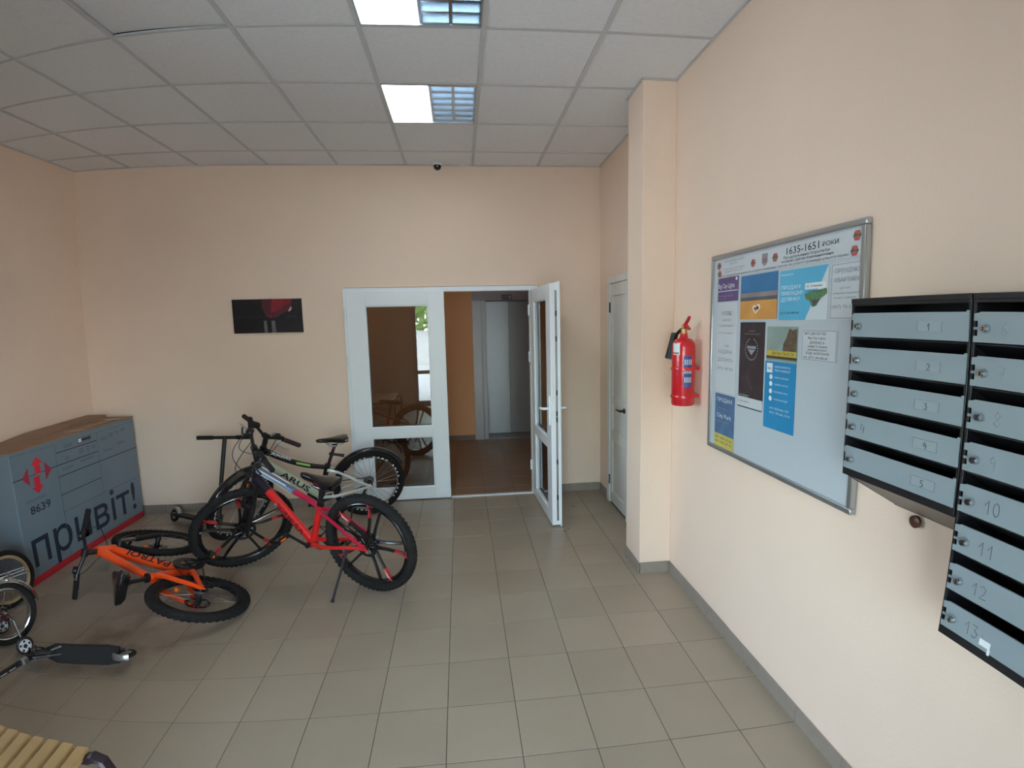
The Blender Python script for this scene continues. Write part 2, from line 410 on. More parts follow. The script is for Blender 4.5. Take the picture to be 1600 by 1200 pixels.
LAMPM = emis('lit_lamp_diffuser', (238, 248, 255), LAMP_EMIT)
TUBE_OFF = M('unlit_tube', (225, 228, 228), rough=0.25)
def ceiling_lamp(y0, y1, label, on=True):
    t = empty('ceiling_light', ((LX0+LX1)/2, (y0+y1)/2, H)); tag(t, label, 'ceiling light')
    W = 0.29; ox = -W; 
    m = MB(); z0, z1 = -0.004, 0.085
    m.box((-W, -W, z1), (W, W, z1+0.006), ALU)
    for a, b in (((-W,-W),(-W+0.008,W)), ((W-0.008,-W),(W,W)), ((-W+0.008,-W),(W-0.008,-W+0.008)), ((-W+0.008,W-0.008),(W-0.008,W))):
        m.box((a[0], a[1], z0), (b[0], b[1], z1), ALU)
    m.build('housing', parent=t, smooth=False)
    m = MB(); m.box((-W+0.012, -W+0.012, -0.001), (-0.012, W-0.012, 0.004), LAMPM if on else TUBE_OFF)
    m.build('lit_diffuser' if on else 'diffuser', parent=t, smooth=False)['label'] = 'glowing white left half of the lamp' if on else 'white left half of the lamp, switched off'
    LV = M('louvre_aluminium', (196, 206, 216), rough=0.16, metal=1)
    for x in (-0.006, 0.136):
        m = MB(); m.box((x, -W+0.01, 0.0), (x+0.012, W-0.01, 0.055), LV); m.build('louvre_blade', parent=t, smooth=False)
    for k in range(7):
        y = -W+0.02+(2*W-0.04)*k/6
        m = MB()
        for xa, xb in ((0.008, 0.134), (0.15, W-0.01)):
            m.prism([(xa, y-0.006, 0.0), (xa, y+0.006, 0.0), (xa, y+0.014, 0.05), (xa, y-0.014, 0.05)], (xb-xa, 0, 0), LV)
        m.build('louvre_blade', parent=t, smooth=False)
    for x in (0.072, 0.215):
        m = MB(); m.tube([(x, -W+0.03, 0.066), (x, W-0.03, 0.066)], 0.008, TUBE_OFF, k=12)
        m.build('lamp_tube', parent=t)
    return t
ceiling_lamp(*lamp_rows[0], 'square louvred ceiling lamp nearer the far wall, its left half lit white')
ceiling_lamp(*lamp_rows[1], 'square louvred ceiling lamp nearer the viewer, its left half lit white')
ceiling_lamp(*lamp_rows[2], 'square louvred ceiling lamp nearest the entrance door, switched off', on=False)

# baseboards: rows of cut tiles
def skirt(name, label, x0, y0, x1, y1, nrm, h=0.075, seal=False, offs=0.0, mat=SKIRT):
    L = math.hypot(x1-x0, y1-y0); d = Vector((x1-x0, y1-y0, 0))/L; nv = Vector(nrm)
    base = MB(); th = 0.006
    a = Vector((x0, y0, 0)); b = Vector((x1, y1, 0))
    def slab(mbx, p, q, t0, t1, z0, z1, mt):
        mbx.prism([p+nv*t0+Vector((0,0,z0)), q+nv*t0+Vector((0,0,z0)), q+nv*t0+Vector((0,0,z1)), p+nv*t0+Vector((0,0,z1))], nv*(t1-t0), mt)
    slab(base, a, b, 0.0, 0.004, 0.0, h-0.004, GROUT if not seal else M('white_sealant', (205, 203, 198), 0.7))
    o = struct(base.build(name, smooth=False), label)
    s = 0.0; first = offs if offs > 0 else 0.3
    cuts = [0.0]; c = first
    while c < L-0.02: cuts.append(c); c += 0.3
    cuts.append(L)
    for c0, c1 in zip(cuts[:-1], cuts[1:]):
        m = MB(); hh = h+random.uniform(-0.002, 0.002)
        slab(m, a+d*(c0+0.0016), a+d*(c1-0.0016), 0.004, 0.004+th+random.uniform(0, 0.001), 0.0, hh, mat)
        m.build('skirting_tile', parent=o, smooth=False)
    return o
skirt('baseboard_right', 'grey tile baseboard along the right wall with white sealed joints', XR, 3.085, XR, YF, (-1,0,0), seal=True, offs=0.137)
skirt('baseboard_back', 'grey tile baseboard under the picture on the far wall', XL+0.01, YB, DX0-0.005, YB, (0,-1,0), offs=0.25)
skirt('baseboard_back', 'short grey tile baseboard between double door and corner', DX1+0.01, YB, XR-0.01, YB, (0,-1,0), offs=0.28)
skirt('baseboard_left', 'grey tile baseboard along the left wall', XL, YF, XL, YB-0.01, (1,0,0), offs=0.2)
skirt('baseboard_right', 'grey tile baseboard on the front of the pillar', 1.135, 3.085, XR-0.011, 3.085, (0,-1,0), offs=0.3)
skirt('baseboard_right', 'grey tile baseboard on the side of the pillar', 1.135, 3.36, 1.135, 3.075, (-1,0,0), offs=0.29)
skirt('baseboard_right', 'grey tile baseboard beyond the utility door', XR, YB-0.011, XR, A1+0.01, (-1,0,0), offs=0.3)

# ------------------------------------------------------------------ corridor behind the double door
CY0, CY1 = YB+0.15, 7.2
cf = MB(); cf.box((-3.0, YB+0.035, -0.15), (3.0, 7.75, -0.002), GROUT)
floor2 = struct(cf.build('floor', smooth=False), 'brown tiled corridor floor seen through the open door')
rest = MB(); base2 = None
for x0, x1 in zip(axis_cuts(-3.0, 3.0, -0.1157, P)[:-1], axis_cuts(-3.0, 3.0, -0.1157, P)[1:]):
    yy = axis_cuts(YB+0.04, 7.6, 4.148, P)
    for y0, y1 in zip(yy[:-1], yy[1:]):
        if x0 > -1.6 and x1 < 1.6:
            t = tile_mesh(0, x1-x0, 0, y1-y0, TILE2).build('tile', parent=floor2, smooth=False); t.location = (x0, y0, 0)
        else:
            t = tile_mesh(x0, x1, y0, y1, TILE2); rest.add(t.v, t.f, TILE2)
tag(rest.build('tile', parent=floor2, smooth=False), kind='stuff')
m = MB(); m.box((-3.0, CY1, 0), (0.165, CY1+0.4, 2.9), ORANGE_WALL); m.box((1.42, CY1, 0), (3.0, CY1+0.4, 2.9), ORANGE_WALL)
m.box((0.165, CY1, 2.42), (1.42, CY1+0.4, 2.9), ORANGE_WALL)
struct(m.build('wall_back', smooth=False), 'orange brown corridor wall beside the lift portal')
m = MB(); m.box((-3.15, CY0, 0), (-3.0, CY1+0.4, 2.9), ORANGE_WALL)
struct(m.build('wall_left', smooth=False), 'end wall of the corridor on the left')
m = MB(); m.box((3.0, CY0, 0), (3.15, CY1+0.4, 2.9), ORANGE_WALL); m.box((XR+0.15, CY0-0.15, 0), (3.0, CY0, 2.9), ORANGE_WALL)
struct(m.build('wall_right', smooth=False), 'end wall of the corridor on the right')
m = MB(); m.box((-3.15, CY0, 2.9), (3.15, CY1+0.7, 3.0), M('corridor_ceiling', (170, 165, 158), 0.9))
struct(m.build('ceiling', smooth=False), 'flat ceiling of the corridor')
skirt('baseboard_back', 'brown tile baseboard under the orange corridor wall', -3.0, CY1, 0.16, CY1, (0,-1,0), mat=M('brown_skirt', (112, 84, 64), 0.4))
cl_ = tag(empty('ceiling_light', (-1.4, 6.0, 2.9)), 'added fill light in the lift corridor, out of sight', 'ceiling light')  # added fill light, unseen, brightens the orange corridor wall
m = MB(); m.lathe([(0.16,-0.0),(0.17,-0.03),(0.15,-0.05)], WHITE_PVC, k=24, cap=False); m.build('fill_light_base', parent=cl_)
m = MB(); m.lathe([(0.0,-0.085),(0.08,-0.08),(0.14,-0.06),(0.15,-0.045)], emis('corridor_fill_light', (255, 226, 190), 28.0), k=24); m.build('fill_light_glow', parent=cl_)
# lift portal
GREYST = M('grey_lift_metal', (152, 148, 148), rough=0.42, metal=0.35, var=0.02)
GREYST2 = M('pale_lift_metal', (178, 178, 180), rough=0.38, metal=0.35, var=0.02)
lift = tag(empty('door_4', (0.7, CY1, 0)), 'grey metal lift doors in a grey portal at the corridor end', kind='structure')
LO = Vector((0.7, CY1, 0))
def LT(v): return v-LO
m = MB(); m.box((0.165, CY1-0.02, 0), (0.295, CY1+0.02, 2.0), GREYST); m.box((0.295, CY1, 0), (0.36, CY1+0.36, 2.0), GREYST)
m.box((1.25, CY1-0.02, 0), (1.42, CY1+0.38, 2.0), GREYST)
m.build('portal_frame', parent=lift, T=LT, bevel=0.003)
m = MB(); m.box((0.165, CY1-0.02, 2.0), (1.42, CY1+0.38, 2.42), M('lift_header', (150, 140, 140), 0.45, 0.2)); m.build('portal_header', parent=lift, T=LT, smooth=False)
m = MB(); m.box((0.36, CY1+0.33, 0.01), (0.714, CY1+0.36, 2.0), GREYST2); m.build('door_panel', parent=lift, T=LT, bevel=0.003)
m = MB(); m.box((0.716, CY1+0.345, 0.01), (1.25, CY1+0.375, 2.0), GREYST); m.build('door_panel', parent=lift, T=LT, bevel=0.003)
m = MB(); m.box((0.30, CY1+0.378, 0.0), (1.42, CY1+0.40, 2.05), BLACK); m.build('leak_backing', parent=lift, T=LT, smooth=False)  # added black sheet, stops light leaking between the lift panels
m = MB(); m.box((0.295, CY1+0.02, 0.0), (1.25, CY1+0.36, 0.006), GREYST); m.build('door_sill', parent=lift, T=LT, smooth=False)
m = MB(); m.box((0.59, CY1-0.032, 2.012), (0.735, CY1-0.02, 2.08), M('display_case', (60, 60, 84), 0.3)); dsp = m.build('floor_display', parent=lift, T=LT, bevel=0.002)
m = MB(); m.box((0.685, CY1-0.0335, 2.025), (0.725, CY1-0.0325, 2.067), M('display_window', (150, 140, 150), 0.3)); m.build('display_window', parent=dsp, T=LT, smooth=False)
m = MB()
for k in range(3): m.box((0.605+k*0.024, CY1-0.0335, 2.03), (0.62+k*0.024, CY1-0.0325, 2.062), M('display_mark', (96, 96, 130), 0.3))
m.build('display_mark', parent=dsp, T=LT, smooth=False)

# ------------------------------------------------------------------ white double door (door_1)
FY0, FY1 = 4.765, 4.835
d1 = tag(empty('door_1', (0, YB, 0)), 'white glazed double door, left leaf shut, right leaf swung open towards the viewer', kind='structure')
def DT(v): return v-Vector((0, YB, 0))
m = MB()
m.box((-1.065, FY0+0.005, 0), (-1.03, FY1+0.02, 2.03), WHITE_PVC); m.box((0.655, FY0+0.005, 0), (0.735, FY1+0.02, 2.03), WHITE_PVC)
m.box((-1.03, FY0+0.005, 1.985), (0.655, FY1+0.02, 2.03), WHITE_PVC)
m.build('door_frame', parent=d1, T=DT, bevel=0.003)
m = MB(); m.box((-0.145, FY0+0.01, 0.0), (0.655, FY1-0.02, 0.008), WHITE_PVC); m.build('threshold', parent=d1, T=DT, smooth=False)
def leaf(name, x0, x1, z0, z1, g1, g2, sash, T, y0=0.0, th=0.07):
    """leaf frame in the XZ plane, y from y0 to y0+th; g1,g2 z-ranges of panes; sash=(left,right) stile widths"""
    m = MB(); xa, xb = x0+sash[0], x1-sash[1]
    m.box((x0, y0, z0), (xa, y0+th, z1), WHITE_PVC); m.box((xb, y0, z0), (x1, y0+th, z1), WHITE_PVC)
    for a, b in ((z0, g2[0]), (g2[1], g1[0]), (g1[1], z1)): m.box((xa, y0, a), (xb, y0+th, b), WHITE_PVC)
    o = m.build('door_leaf', parent=d1, T=T, bevel=0.003)
    for a, b in (g1, g2):
        gm = MB(); gm.box((xa-0.004, y0+th*0.45, a-0.004), (xb+0.004, y0+th*0.45+0.005, b+0.004), GLASS)
        gm.build('glass_pane', parent=o, T=T, smooth=False)
        for yy in (y0+0.008, y0+th-0.018):
            bd = MB(); w = 0.012
            bd.box((xa, yy, a), (xa+w, yy+0.01, b), WHITE_PVC); bd.box((xb-w, yy, a), (xb, yy+0.01, b), WHITE_PVC)
            bd.box((xa+w, yy, a), (xb-w, yy+0.01, a+w), WHITE_PVC); bd.box((xa+w, yy, b-w), (xb-w, yy+0.01, b), WHITE_PVC)
            bd.build('glazing_bead', parent=o, T=T, smooth=False)
    return o
lf = leaf('a', -1.03, -0.148, 0.012, 1.99, (0.722, 1.868), (0.128, 0.628), (0.16, 0.145), DT, y0=FY0-0.01)
for z in (1.80, 1.36, 0.35):
    m = MB(); m.tube([(-1.042, FY0-0.018, z-0.05), (-1.042, FY0-0.018, z+0.05)], 0.011, WHITE_PVC, k=12)
    m.box((-1.04, FY0-0.018, z-0.008), (-0.985, FY0-0.008, z+0.012), WHITE_PVC); m.build('hinge', parent=lf, T=DT)
m = MB()
for z in (1.72, 1.95, 1.0, 0.45, 0.05): m.box((-0.1478, FY0+0.01, z-0.03), (-0.1455, FY0+0.04, z+0.03), STEEL)
m.box((-0.1478, FY0+0.015, 0.03), (-0.1462, FY0+0.022, 1.97), DARKSTEEL)
m.build('lock_strip', parent=lf, T=DT, smooth=False)
# open leaf: local x runs from hinge to free edge, local y is thickness (right side)
hx, hy = 0.657, 4.755; ex, ey = 0.699, 3.93
dv = Vector((ex-hx, ey-hy, 0)); LL = dv.length; dv.normalize(); nv = Vector((-dv.y, dv.x, 0))   # nv points +X
def OT(v): return Vector((hx, hy, 0))+dv*v.x+nv*v.y+Vector((0, 0, v.z))-Vector((0, YB, 0))
op = leaf('b', 0.012, LL, 0.012, 1.985, (0.725, 1.872), (0.108, 0.64), (0.148, 0.155), OT, y0=0.0)
m = MB(); w = 0.03
m.box((LL-w, 0.070, 0.002), (LL+0.012, 0.080, 2.0), WHITE_PVC); m.box((0.012, 0.070, 0.002), (0.012+w, 0.080, 2.0), WHITE_PVC)
m.box((0.012+w, 0.070, 1.965), (LL-w, 0.080, 2.0), WHITE_PVC); m.box((0.012+w, 0.070, 0.002), (LL-w, 0.080, 0.04), WHITE_PVC)
m.build('rebate_lip', parent=op, T=OT, bevel=0.002)
m = MB(); m.box((LL, 0.040, 0.05), (LL+0.0015, 0.056, 1.93), STEEL)
for z in (1.75, 1.55, 1.12, 0.95, 0.9, 0.55, 0.25): m.box((LL, 0.042, z-0.02), (LL+0.004, 0.054, z+0.02), DARKSTEEL)
m.build('lock_strip', parent=op, T=OT, smooth=False)
for sgn, yb in ((-1, 0.0), (1, 0.080)):
    m = MB(); hxx = LL-0.05
    m.box((hxx-0.016, yb, 0.85), (hxx+0.016, yb+sgn*0.010, 1.09), WHITE_PVC)
    m.tube([(hxx, yb+sgn*0.008, 0.985), (hxx, yb+sgn*0.05, 0.985), (hxx-0.02, yb+sgn*0.06, 0.985), (hxx-0.12, yb+sgn*0.06, 0.972)], [0.011, 0.011, 0.011, 0.008], WHITE_PVC, k=10)
    m.build('door_handle', parent=op, T=OT)
for z in (1.8, 1.36, 0.3):
    m = MB(); m.tube([(-0.004, -0.012, z-0.05), (-0.004, -0.012, z+0.05)], 0.010, WHITE_PVC, k=12); m.build('hinge', parent=op, T=OT)

# ------------------------------------------------------------------ utility door in the right wall (door_2)
d2 = tag(empty('door_2', (XR, 4.2, 0)), 'narrow white panelled utility door half hidden behind the pillar', kind='structure')
def UT(v): return v-Vector((XR, 4.2, 0))
m = MB(); x = XR
m.box((x-0.018, 4.428, 0), (x+0.06, 4.50, 2.06), WHITE_PAINT); m.box((x-0.018, A0, 0), (x+0.06, 3.955, 2.06), WHITE_PAINT)
m.box((x-0.018, 3.955, 2.008), (x+0.06, 4.428, 2.06), WHITE_PAINT); m.build('door_frame', parent=d2, T=UT, bevel=0.003)
m = MB(); m.box((x+0.004, 3.958, 0.02), (x+0.036, 4.425, 2.005), WHITE_PAINT)
st = 0.06
ya, yb = 3.958, 4.425
m.box((x-0.008, ya, 0.02), (x+0.004, ya+st, 2.005), WHITE_PAINT); m.box((x-0.008, yb-st, 0.02), (x+0.004, yb, 2.005), WHITE_PAINT)
for a, b in ((0.02, 0.12), (0.60, 0.70), (0.94, 1.0), (1.9, 2.005)): m.box((x-0.008, ya+st, a), (x+0.004, yb-st, b), WHITE_PAINT)
ul = m.build('door_leaf', parent=d2, T=UT, bevel=0.003)
m = MB(); m.lathe([(0.022, 0), (0.022, 0.008), (0.01, 0.012), (0.01, 0.045)], BLACK, (x-0.008, 4.02, 0.93), (-1,0,0), 14)
m.tube([(x-0.05, 4.02, 0.93), (x-0.052, 4.06, 0.93), (x-0.05, 4.12, 0.925)], [0.009, 0.009, 0.006], BLACK, k=8); m.build('door_handle', parent=ul, T=UT)
for z in (1.8, 0.22):
    m = MB(); m.tube([(x-0.014, 4.427, z-0.045), (x-0.014, 4.427, z+0.045)], 0.007, DARKSTEEL, k=8); m.build('hinge', parent=ul, T=UT)
# window_1 in the left wall, out of the picture; its daylight falls on the right wall
w1 = tag(empty('window_1', (XL, 1.8, 0.95)), 'white framed window in the left wall beside the viewer', kind='structure')
def WT(v): return v-Vector((XL, 1.8, 0.95))
m = MB(); x0, x1 = XL-0.11, XL-0.04
for a, b in ((WY0, WY0+0.06), (1.77, 1.83), (WY1-0.06, WY1)): m.box((x0, a, WZ0), (x1, b, WZ1), WHITE_PVC)
for ya_, yb_ in ((WY0+0.06, 1.77), (1.83, WY1-0.06)):
    for a, b in ((WZ0, WZ0+0.06), (WZ1-0.06, WZ1)): m.box((x0, ya_, a), (x1, yb_, b), WHITE_PVC)
m.build('window_frame', parent=w1, T=WT, bevel=0.003)
for ya_, yb_ in ((WY0+0.06, 1.77), (1.83, WY1-0.06)):
    m = MB(); m.box((XL-0.077, ya_, WZ0+0.06), (XL-0.073, yb_, WZ1-0.06), GLASS); m.build('glass_pane', parent=w1, T=WT, smooth=False)
m = MB(); m.box((XL-0.04, WY0-0.04, WZ0-0.03), (XL+0.14, WY1+0.04, WZ0), WHITE_PVC); m.build('window_sill', parent=w1, T=WT, bevel=0.004)
# closet behind it
m = MB(); m.box((XR+0.15, A0-0.1, 0), (XR+0.2, A1+0.1, 2.3), M('dark_closet', (60, 56, 52), 0.9)); struct(m.build('wall_right', smooth=False))

# ------------------------------------------------------------------ glazed entrance (door_3), seen mirrored in the panes
d3 = tag(empty('door_3', (0, YF, 0)), 'white framed glazed entrance door behind the viewer', kind='structure')
def ET(v): return v-Vector((0, YF, 0))
m = MB(); y0, y1 = YF-0.10, YF-0.03
F_ = M('entrance_frame', (196, 200, 202), 0.35)
for xa, xb in ((E0, E0+0.075), (-0.06, 0.01), (E1-0.075, E1)): m.box((xa, y0, 0), (xb, y1, EZ), F_)
for za, zb in ((0, 0.09), (0.66, 0.73), (EZ-0.09, EZ)):
    m.box((E0+0.075, y0, za), (-0.06, y1, zb), F_); m.box((0.01, y0, za), (E1-0.075, y1, zb), F_)
m.build('door_frame', parent=d3, T=ET, bevel=0.003)
for xa, xb in ((E0+0.075, -0.06), (0.01, E1-0.075)):
    for za, zb in ((0.09, 0.66), (0.73, EZ-0.09)):
        gm = MB(); gm.box((xa, YF-0.066, za), (xb, YF-0.061, zb), GLASS_OUT); gm.build('glass_pane', parent=d3, T=ET, smooth=False)

# ------------------------------------------------------------------ outdoors beyond the entrance
m = MB(); m.box((-25, -40, -0.2), (25, YF-0.15, -0.06), M('pavement', (178, 176, 170), 0.8, bump=0.2, bscale=30))
struct(m.build('ground', smooth=False), 'light paved forecourt outside the entrance')
m = MB(); m.box((-14, -12.6, -0.06), (14, -12.3, 1.35), M('white_render', (232, 232, 228), 0.8))
m.box((-14, -12.65, 1.35), (14, -12.25, 1.42), M('coping', (170, 170, 168), 0.8))
struct(m.build('wall_front', smooth=False), 'low white wall across the forecourt')
LEAFM = M('foliage', (104, 138, 70), 0.8, var=0.45, vscale=1.5)
BARK = M('bark', (88, 72, 58), 0.9)
def tree(x, y, h, r, label):
    t = empty('tree', (x, y, -0.06)); tag(t, label, 'tree')
    m = MB(); m.tube([(0,0,0), (0.1,0,h*0.3), (0,0.1,h*0.6)], [0.14, 0.11, 0.07], BARK); m.build('trunk', parent=t)
    m = MB()
    for i in range(600):
        v = Vector((random.gauss(0,1), random.gauss(0,1), random.gauss(0,1))).normalized()*r*random.uniform(0.35, 0.95)
        c = Vector((0, 0, h*0.62))+Vector((v.x, v.y, v.z*0.95))
        a = Vector((random.gauss(0,1), random.gauss(0,1), random.gauss(0,1))).normalized()*0.22
        b = a.cross(Vector((random.gauss(0,1), random.gauss(0,1), random.gauss(0,1))).normalized()).normalized()*0.16
        m.add([c-a, c+b, c+a, c-b], [(0,1,2,3)], LEAFM)
    tag(m.build('foliage', parent=t, smooth=False), kind='stuff')
for tx, ty, th, tr, tl in ((-6.6, -16.0, 5.4, 2.0, 'green leafy tree left of the other two beyond the forecourt wall'), (-2.0, -15.6, 4.9, 1.9, 'green leafy tree mirrored in the pane of the shut door leaf'), (2.8, -16.2, 5.6, 2.1, 'green leafy tree right of the other two beyond the forecourt wall')):
    tree(tx, ty, th, tr, tl)
m = MB(); m.box((-1.9, YF-2.0, 2.42), (XR+0.4, YF-0.15, 2.56), M('sky_blocker_grey', (150, 148, 144), 0.85))  # unseen slab, added to keep steep sky light off the near floor
struct(m.build('sky_blocker', smooth=False), 'added slab outside above the entrance, blocking high sky light')

# ================================================================== THINGS ON THE WALLS
# notice board on the right wall
BX = XR-0.022
INK = M('print_ink', (70, 74, 84), 0.7, var=0.02); INKD = M('print_black', (28, 28, 34), 0.7, var=0.02); INKW = M('print_white', (228, 234, 238), 0.6, var=0.02)
INKG = M('print_grey', (142, 146, 154), 0.7, var=0.02); INKR = M('print_red', (176, 84, 88), 0.7); INKGR = M('print_green', (66, 110, 62), 0.7)
PAPER = M('paper', (200, 207, 212), 0.65, var=0.02); BOARDW = M('board_white', (188, 198, 205), 0.3, var=0.02, vscale=2)
by0, by1, bz0, bz1 = 1.537, 2.572, 0.995, 2.005      # near edge, far edge, bottom, top
board = tag(empty('notice_board', (XR, 2.05, 1.5)), 'large square white notice board in a silver frame on the right wall', 'notice board')
def BT(v): return v-Vector((XR, 2.05, 1.5))
m = MB(); m.box((XR-0.014, by0+0.01, bz0+0.01), (XR-0.001, by1-0.01, bz1-0.01), BOARDW); m.build('board_panel', parent=board, T=BT, smooth=False)
fw = 0.022
for a, b in (((by0, bz0), (by1, bz0+fw)), ((by0, bz1-fw), (by1, bz1)), ((by0, bz0+fw), (by0+fw, bz1-fw)), ((by1-fw, bz0+fw), (by1, bz1-fw))):
    m = MB(); m.box((XR-0.024, a[0], a[1]), (XR-0.001, b[0], b[1]), ALU); m.build('frame_rail', parent=board, T=BT, bevel=0.004)
# posters: u runs towards the viewer's right (decreasing Y)
PX = XR-0.0155
def poster(name, label, yl, yr, zb, zt, base, cat='poster', edge=None, lift=0.0, group=None):
    """yl: far (left in photo) edge, yr: near edge"""
    o = MB(); x = PX-lift
    o.box((x-0.0008, yr, zb), (x+0.0006, yl, zt), base)
    t = o.build(name, smooth=False, loc=(x, (yl+yr)/2, (zb+zt)/2)); tag(t, label, cat, group)
    W = yl-yr; Hh = zt-zb; L = Vector(t.location)
    def P(u, v, d=0.0014): return Vector((x-d, yl-u*W, zb+v*Hh))
    class R:
        obj = t
        @staticmethod
        def T(v): return v-L
        @staticmethod
        def rect(mbx, u0, v0, u1, v1, mat, d=0.0014): mbx.add([P(u0,v0,d), P(u1,v0,d), P(u1,v1,d), P(u0,v1,d)], [(0,1,2,3)], mat)
        @staticmethod
        def poly(mbx, pts, mat, d=0.0014): mbx.add([P(a,b,d) for a, b in pts], [tuple(range(len(pts)))], mat)
        @staticmethod
        def txt(mbx, s, u, v, h, w, mat, d=0.002): text(mbx, s, P(u, v, d), (0,-1,0), (0,0,1), w*W, h*Hh, mat)
        @staticmethod
        def add(mbx, nm): return mbx.build(nm, parent=t, T=R.T, smooth=False)
    return R
# top banner
r = poster('banner_sheet', 'long white banner with red flowers and years across the top of the notice board', 2.512, 1.56, 1.885, 1.975, PAPER, 'banner')
m = MB(); r.txt(m, '1635-1651', .58, .56, .32, .20, INKD); r.txt(m, 'РОКИ', .80, .60, .18, .085, INKD)
r.txt(m, 'Продовження боротьби', .56, .38, .12, .28, INK); r.txt(m, 'козаків і діячів Хмельниччини', .55, .22, .12, .31, INK)
r.txt(m, 'XIII-XVI', .115, .66, .13, .07, INKG); r.txt(m, 'князі давніх родів', .07, .84, .10, .18, INKG)
r.txt(m, 'поява першого поселення', .06, .42, .09, .20, INKG); r.txt(m, 'і давнього міста 1556', .07, .28, .09, .17, INKG)
r.txt(m, 'Місто будувалося навколо старого майдану і річки за участі громади усього краю', .02, .06, .10, .92, INK)
r.add(m, 'lettering')
m = MB()
for u0, v0 in ((.33, .5), (.50, .55), (.965, .2), (.975, .75), (.012, .7), (.018, .25)):
    for k in range(6):
        a = k*PI/3; s = .011
        cu, cv = u0+math.cos(a)*.009, v0+math.sin(a)*.12
        r.poly(m, [(cu+math.cos(q*PI/3)*s, cv+math.sin(q*PI/3)*s*9) for q in range(6)], INKR if k % 3 else INKGR, 0.0014+0.0001*k)
r.add(m, 'flower_print')
m = MB(); r.poly(m, [(.40,.85),(.445,.85),(.445,.40),(.4225,.22),(.40,.40)], INKG); r.poly(m, [(.409,.62),(.418,.62),(.418,.40),(.409,.40)], INKR, .0017); r.poly(m, [(.427,.62),(.436,.62),(.436,.40),(.427,.40)], INKR, .0017); r.add(m, 'crest_print')
# purple flyer
r = poster('flyer', 'small dark purple flyer at the left edge of the notice board', 2.508, 2.318, 1.768, 1.886, M('flyer_purple', (96, 74, 120), 0.55, var=0.12))
m = MB(); r.txt(m, 'Big City Lights', .04, .56, .20, .80, INKW); r.rect(m, .0, .42, 1, .45, INKW); r.txt(m, 'ремонт будинки квартири', .05, .2, .08, .7, INKG); r.txt(m, 'ключ 24/7', .05, .08, .07, .4, INKG); r.add(m, 'lettering')
m = MB(); r.poly(m, [(.92+.05*math.cos(q*PI/4), .90+.07*math.sin(q*PI/4)) for q in range(8)], INKW); r.add(m, 'round_mark')
# blue / orange flag poster
r = poster('poster', 'blue and orange poster with a small heart emblem in the orange half', 2.293, 2.012, 1.677, 1.878, M('poster_blue', (52, 112, 160), 0.5, var=0.12), lift=0.0)
m = MB(); r.rect(m, 0, 0, 1, .42, M('poster_orange', (202, 146, 76), 0.5, var=0.12)); r.rect(m, 0, .42, 1, .50, M('poster_dusk', (84, 88, 100), 0.5, var=0.2)); r.rect(m, 0, .50, 1, .60, M('poster_haze', (140, 128, 128), 0.5, var=0.2)); r.add(m, 'field_print')
m = MB(); r.poly(m, [(.45,.12),(.36,.24),(.38,.31),(.44,.31),(.46,.29),(.50,.33),(.56,.33),(.58,.25)], INKW, .0017); r.poly(m, [(.455,.15),(.385,.24),(.40,.285),(.44,.285),(.46,.26),(.50,.30),(.545,.30),(.555,.25)], M('heart_fill', (214, 170, 120), .6), .0020)
r.poly(m, [(.42,.22),(.43,.27),(.46,.25),(.455,.2)], INKD, .0023); r.poly(m, [(.47,.22),(.47,.29),(.52,.29),(.53,.22)], INKD, .0023); r.add(m, 'heart_emblem')
# light blue poster
r = poster('poster', 'light blue and white poster with green island picture selling a building plot', 1.997, 1.714, 1.672, 1.872, M('poster_white', (206, 216, 222), 0.5, var=0.02))
m = MB(); r.poly(m, [(0,0),(.58,0),(1,1),(0,1)], M('poster_sky', (86, 172, 208), 0.5, var=0.04)); r.add(m, 'blue_print')
m = MB(); r.poly(m, [(.56,.50),(.98,.58),(.99,.48),(.86,.38),(.80,.26),(.72,.24),(.66,.36),(.58,.40)], M('island_green', (86, 122, 84), .6, var=.3, vscale=90), .0017)
r.poly(m, [(.74,.26),(.88,.38),(.70,.38)], M('island_rock', (78, 80, 84), .6, var=.3, vscale=90), .0020); r.add(m, 'island_print')
m = MB(); r.rect(m, .56, .58, .97, .70, INKW, .0018); r.add(m, 'white_label')
m = MB(); r.txt(m, 'ПРОДАМ', .04, .62, .075, .42, INKW); r.txt(m, 'ПРИКЛАДНУ', .04, .50, .075, .48, INKW); r.txt(m, 'ДІЛЯНКУ', .04, .38, .075, .42, INKW)
r.txt(m, '(077) 290 400 00', .03, .12, .045, .42, INK); r.txt(m, 'будинок', .03, .90, .04, .28, INKW); r.txt(m, 'м. Озеряни', .60, .62, .04, .3, INKD, .0024)
r.txt(m, 'з ділянкою', .58, .53, .035, .3, INKD, .0024); r.add(m, 'lettering')
# rental sheet
def sheet(label, yl, yr, zb, zt, lines, border=True, name='notice'):
    r = poster(name, label, yl, yr, zb, zt, PAPER, 'notice')
    m = MB()
    if border:
        b = .012; W = yl-yr; Hh = zt-zb; bu, bv = .0022/W, .0022/Hh
        for q in ((.02,.02,.98,.02+bv), (.02,.98-bv,.98,.98), (.02,.02,.02+bu,.98), (.98-bu,.02,.98,.98)): r.rect(m, *q, INKG)
    for s, u, v, h, w, mt in lines: r.txt(m, s, u, v, h, w, mt)
    r.add(m, 'lettering'); return r
sheet('white rental notice in a thin frame partly behind the letterboxes', 1.70, 1.548, 1.672, 1.870,
      [('ОРЕНДУЮ', .12, .82, .08, .76, INKG), ('КВАРТИРУ', .12, .66, .08, .78, INKG), ('для сім’ї', .3, .54, .035, .35, INKG), ('кімнатна квартира', .1, .45, .035, .8, INKG), ('оплата і порядок', .12, .37, .035, .7, INKG), ('(067) 76-22', .06, .20, .06, .7, INKG)])
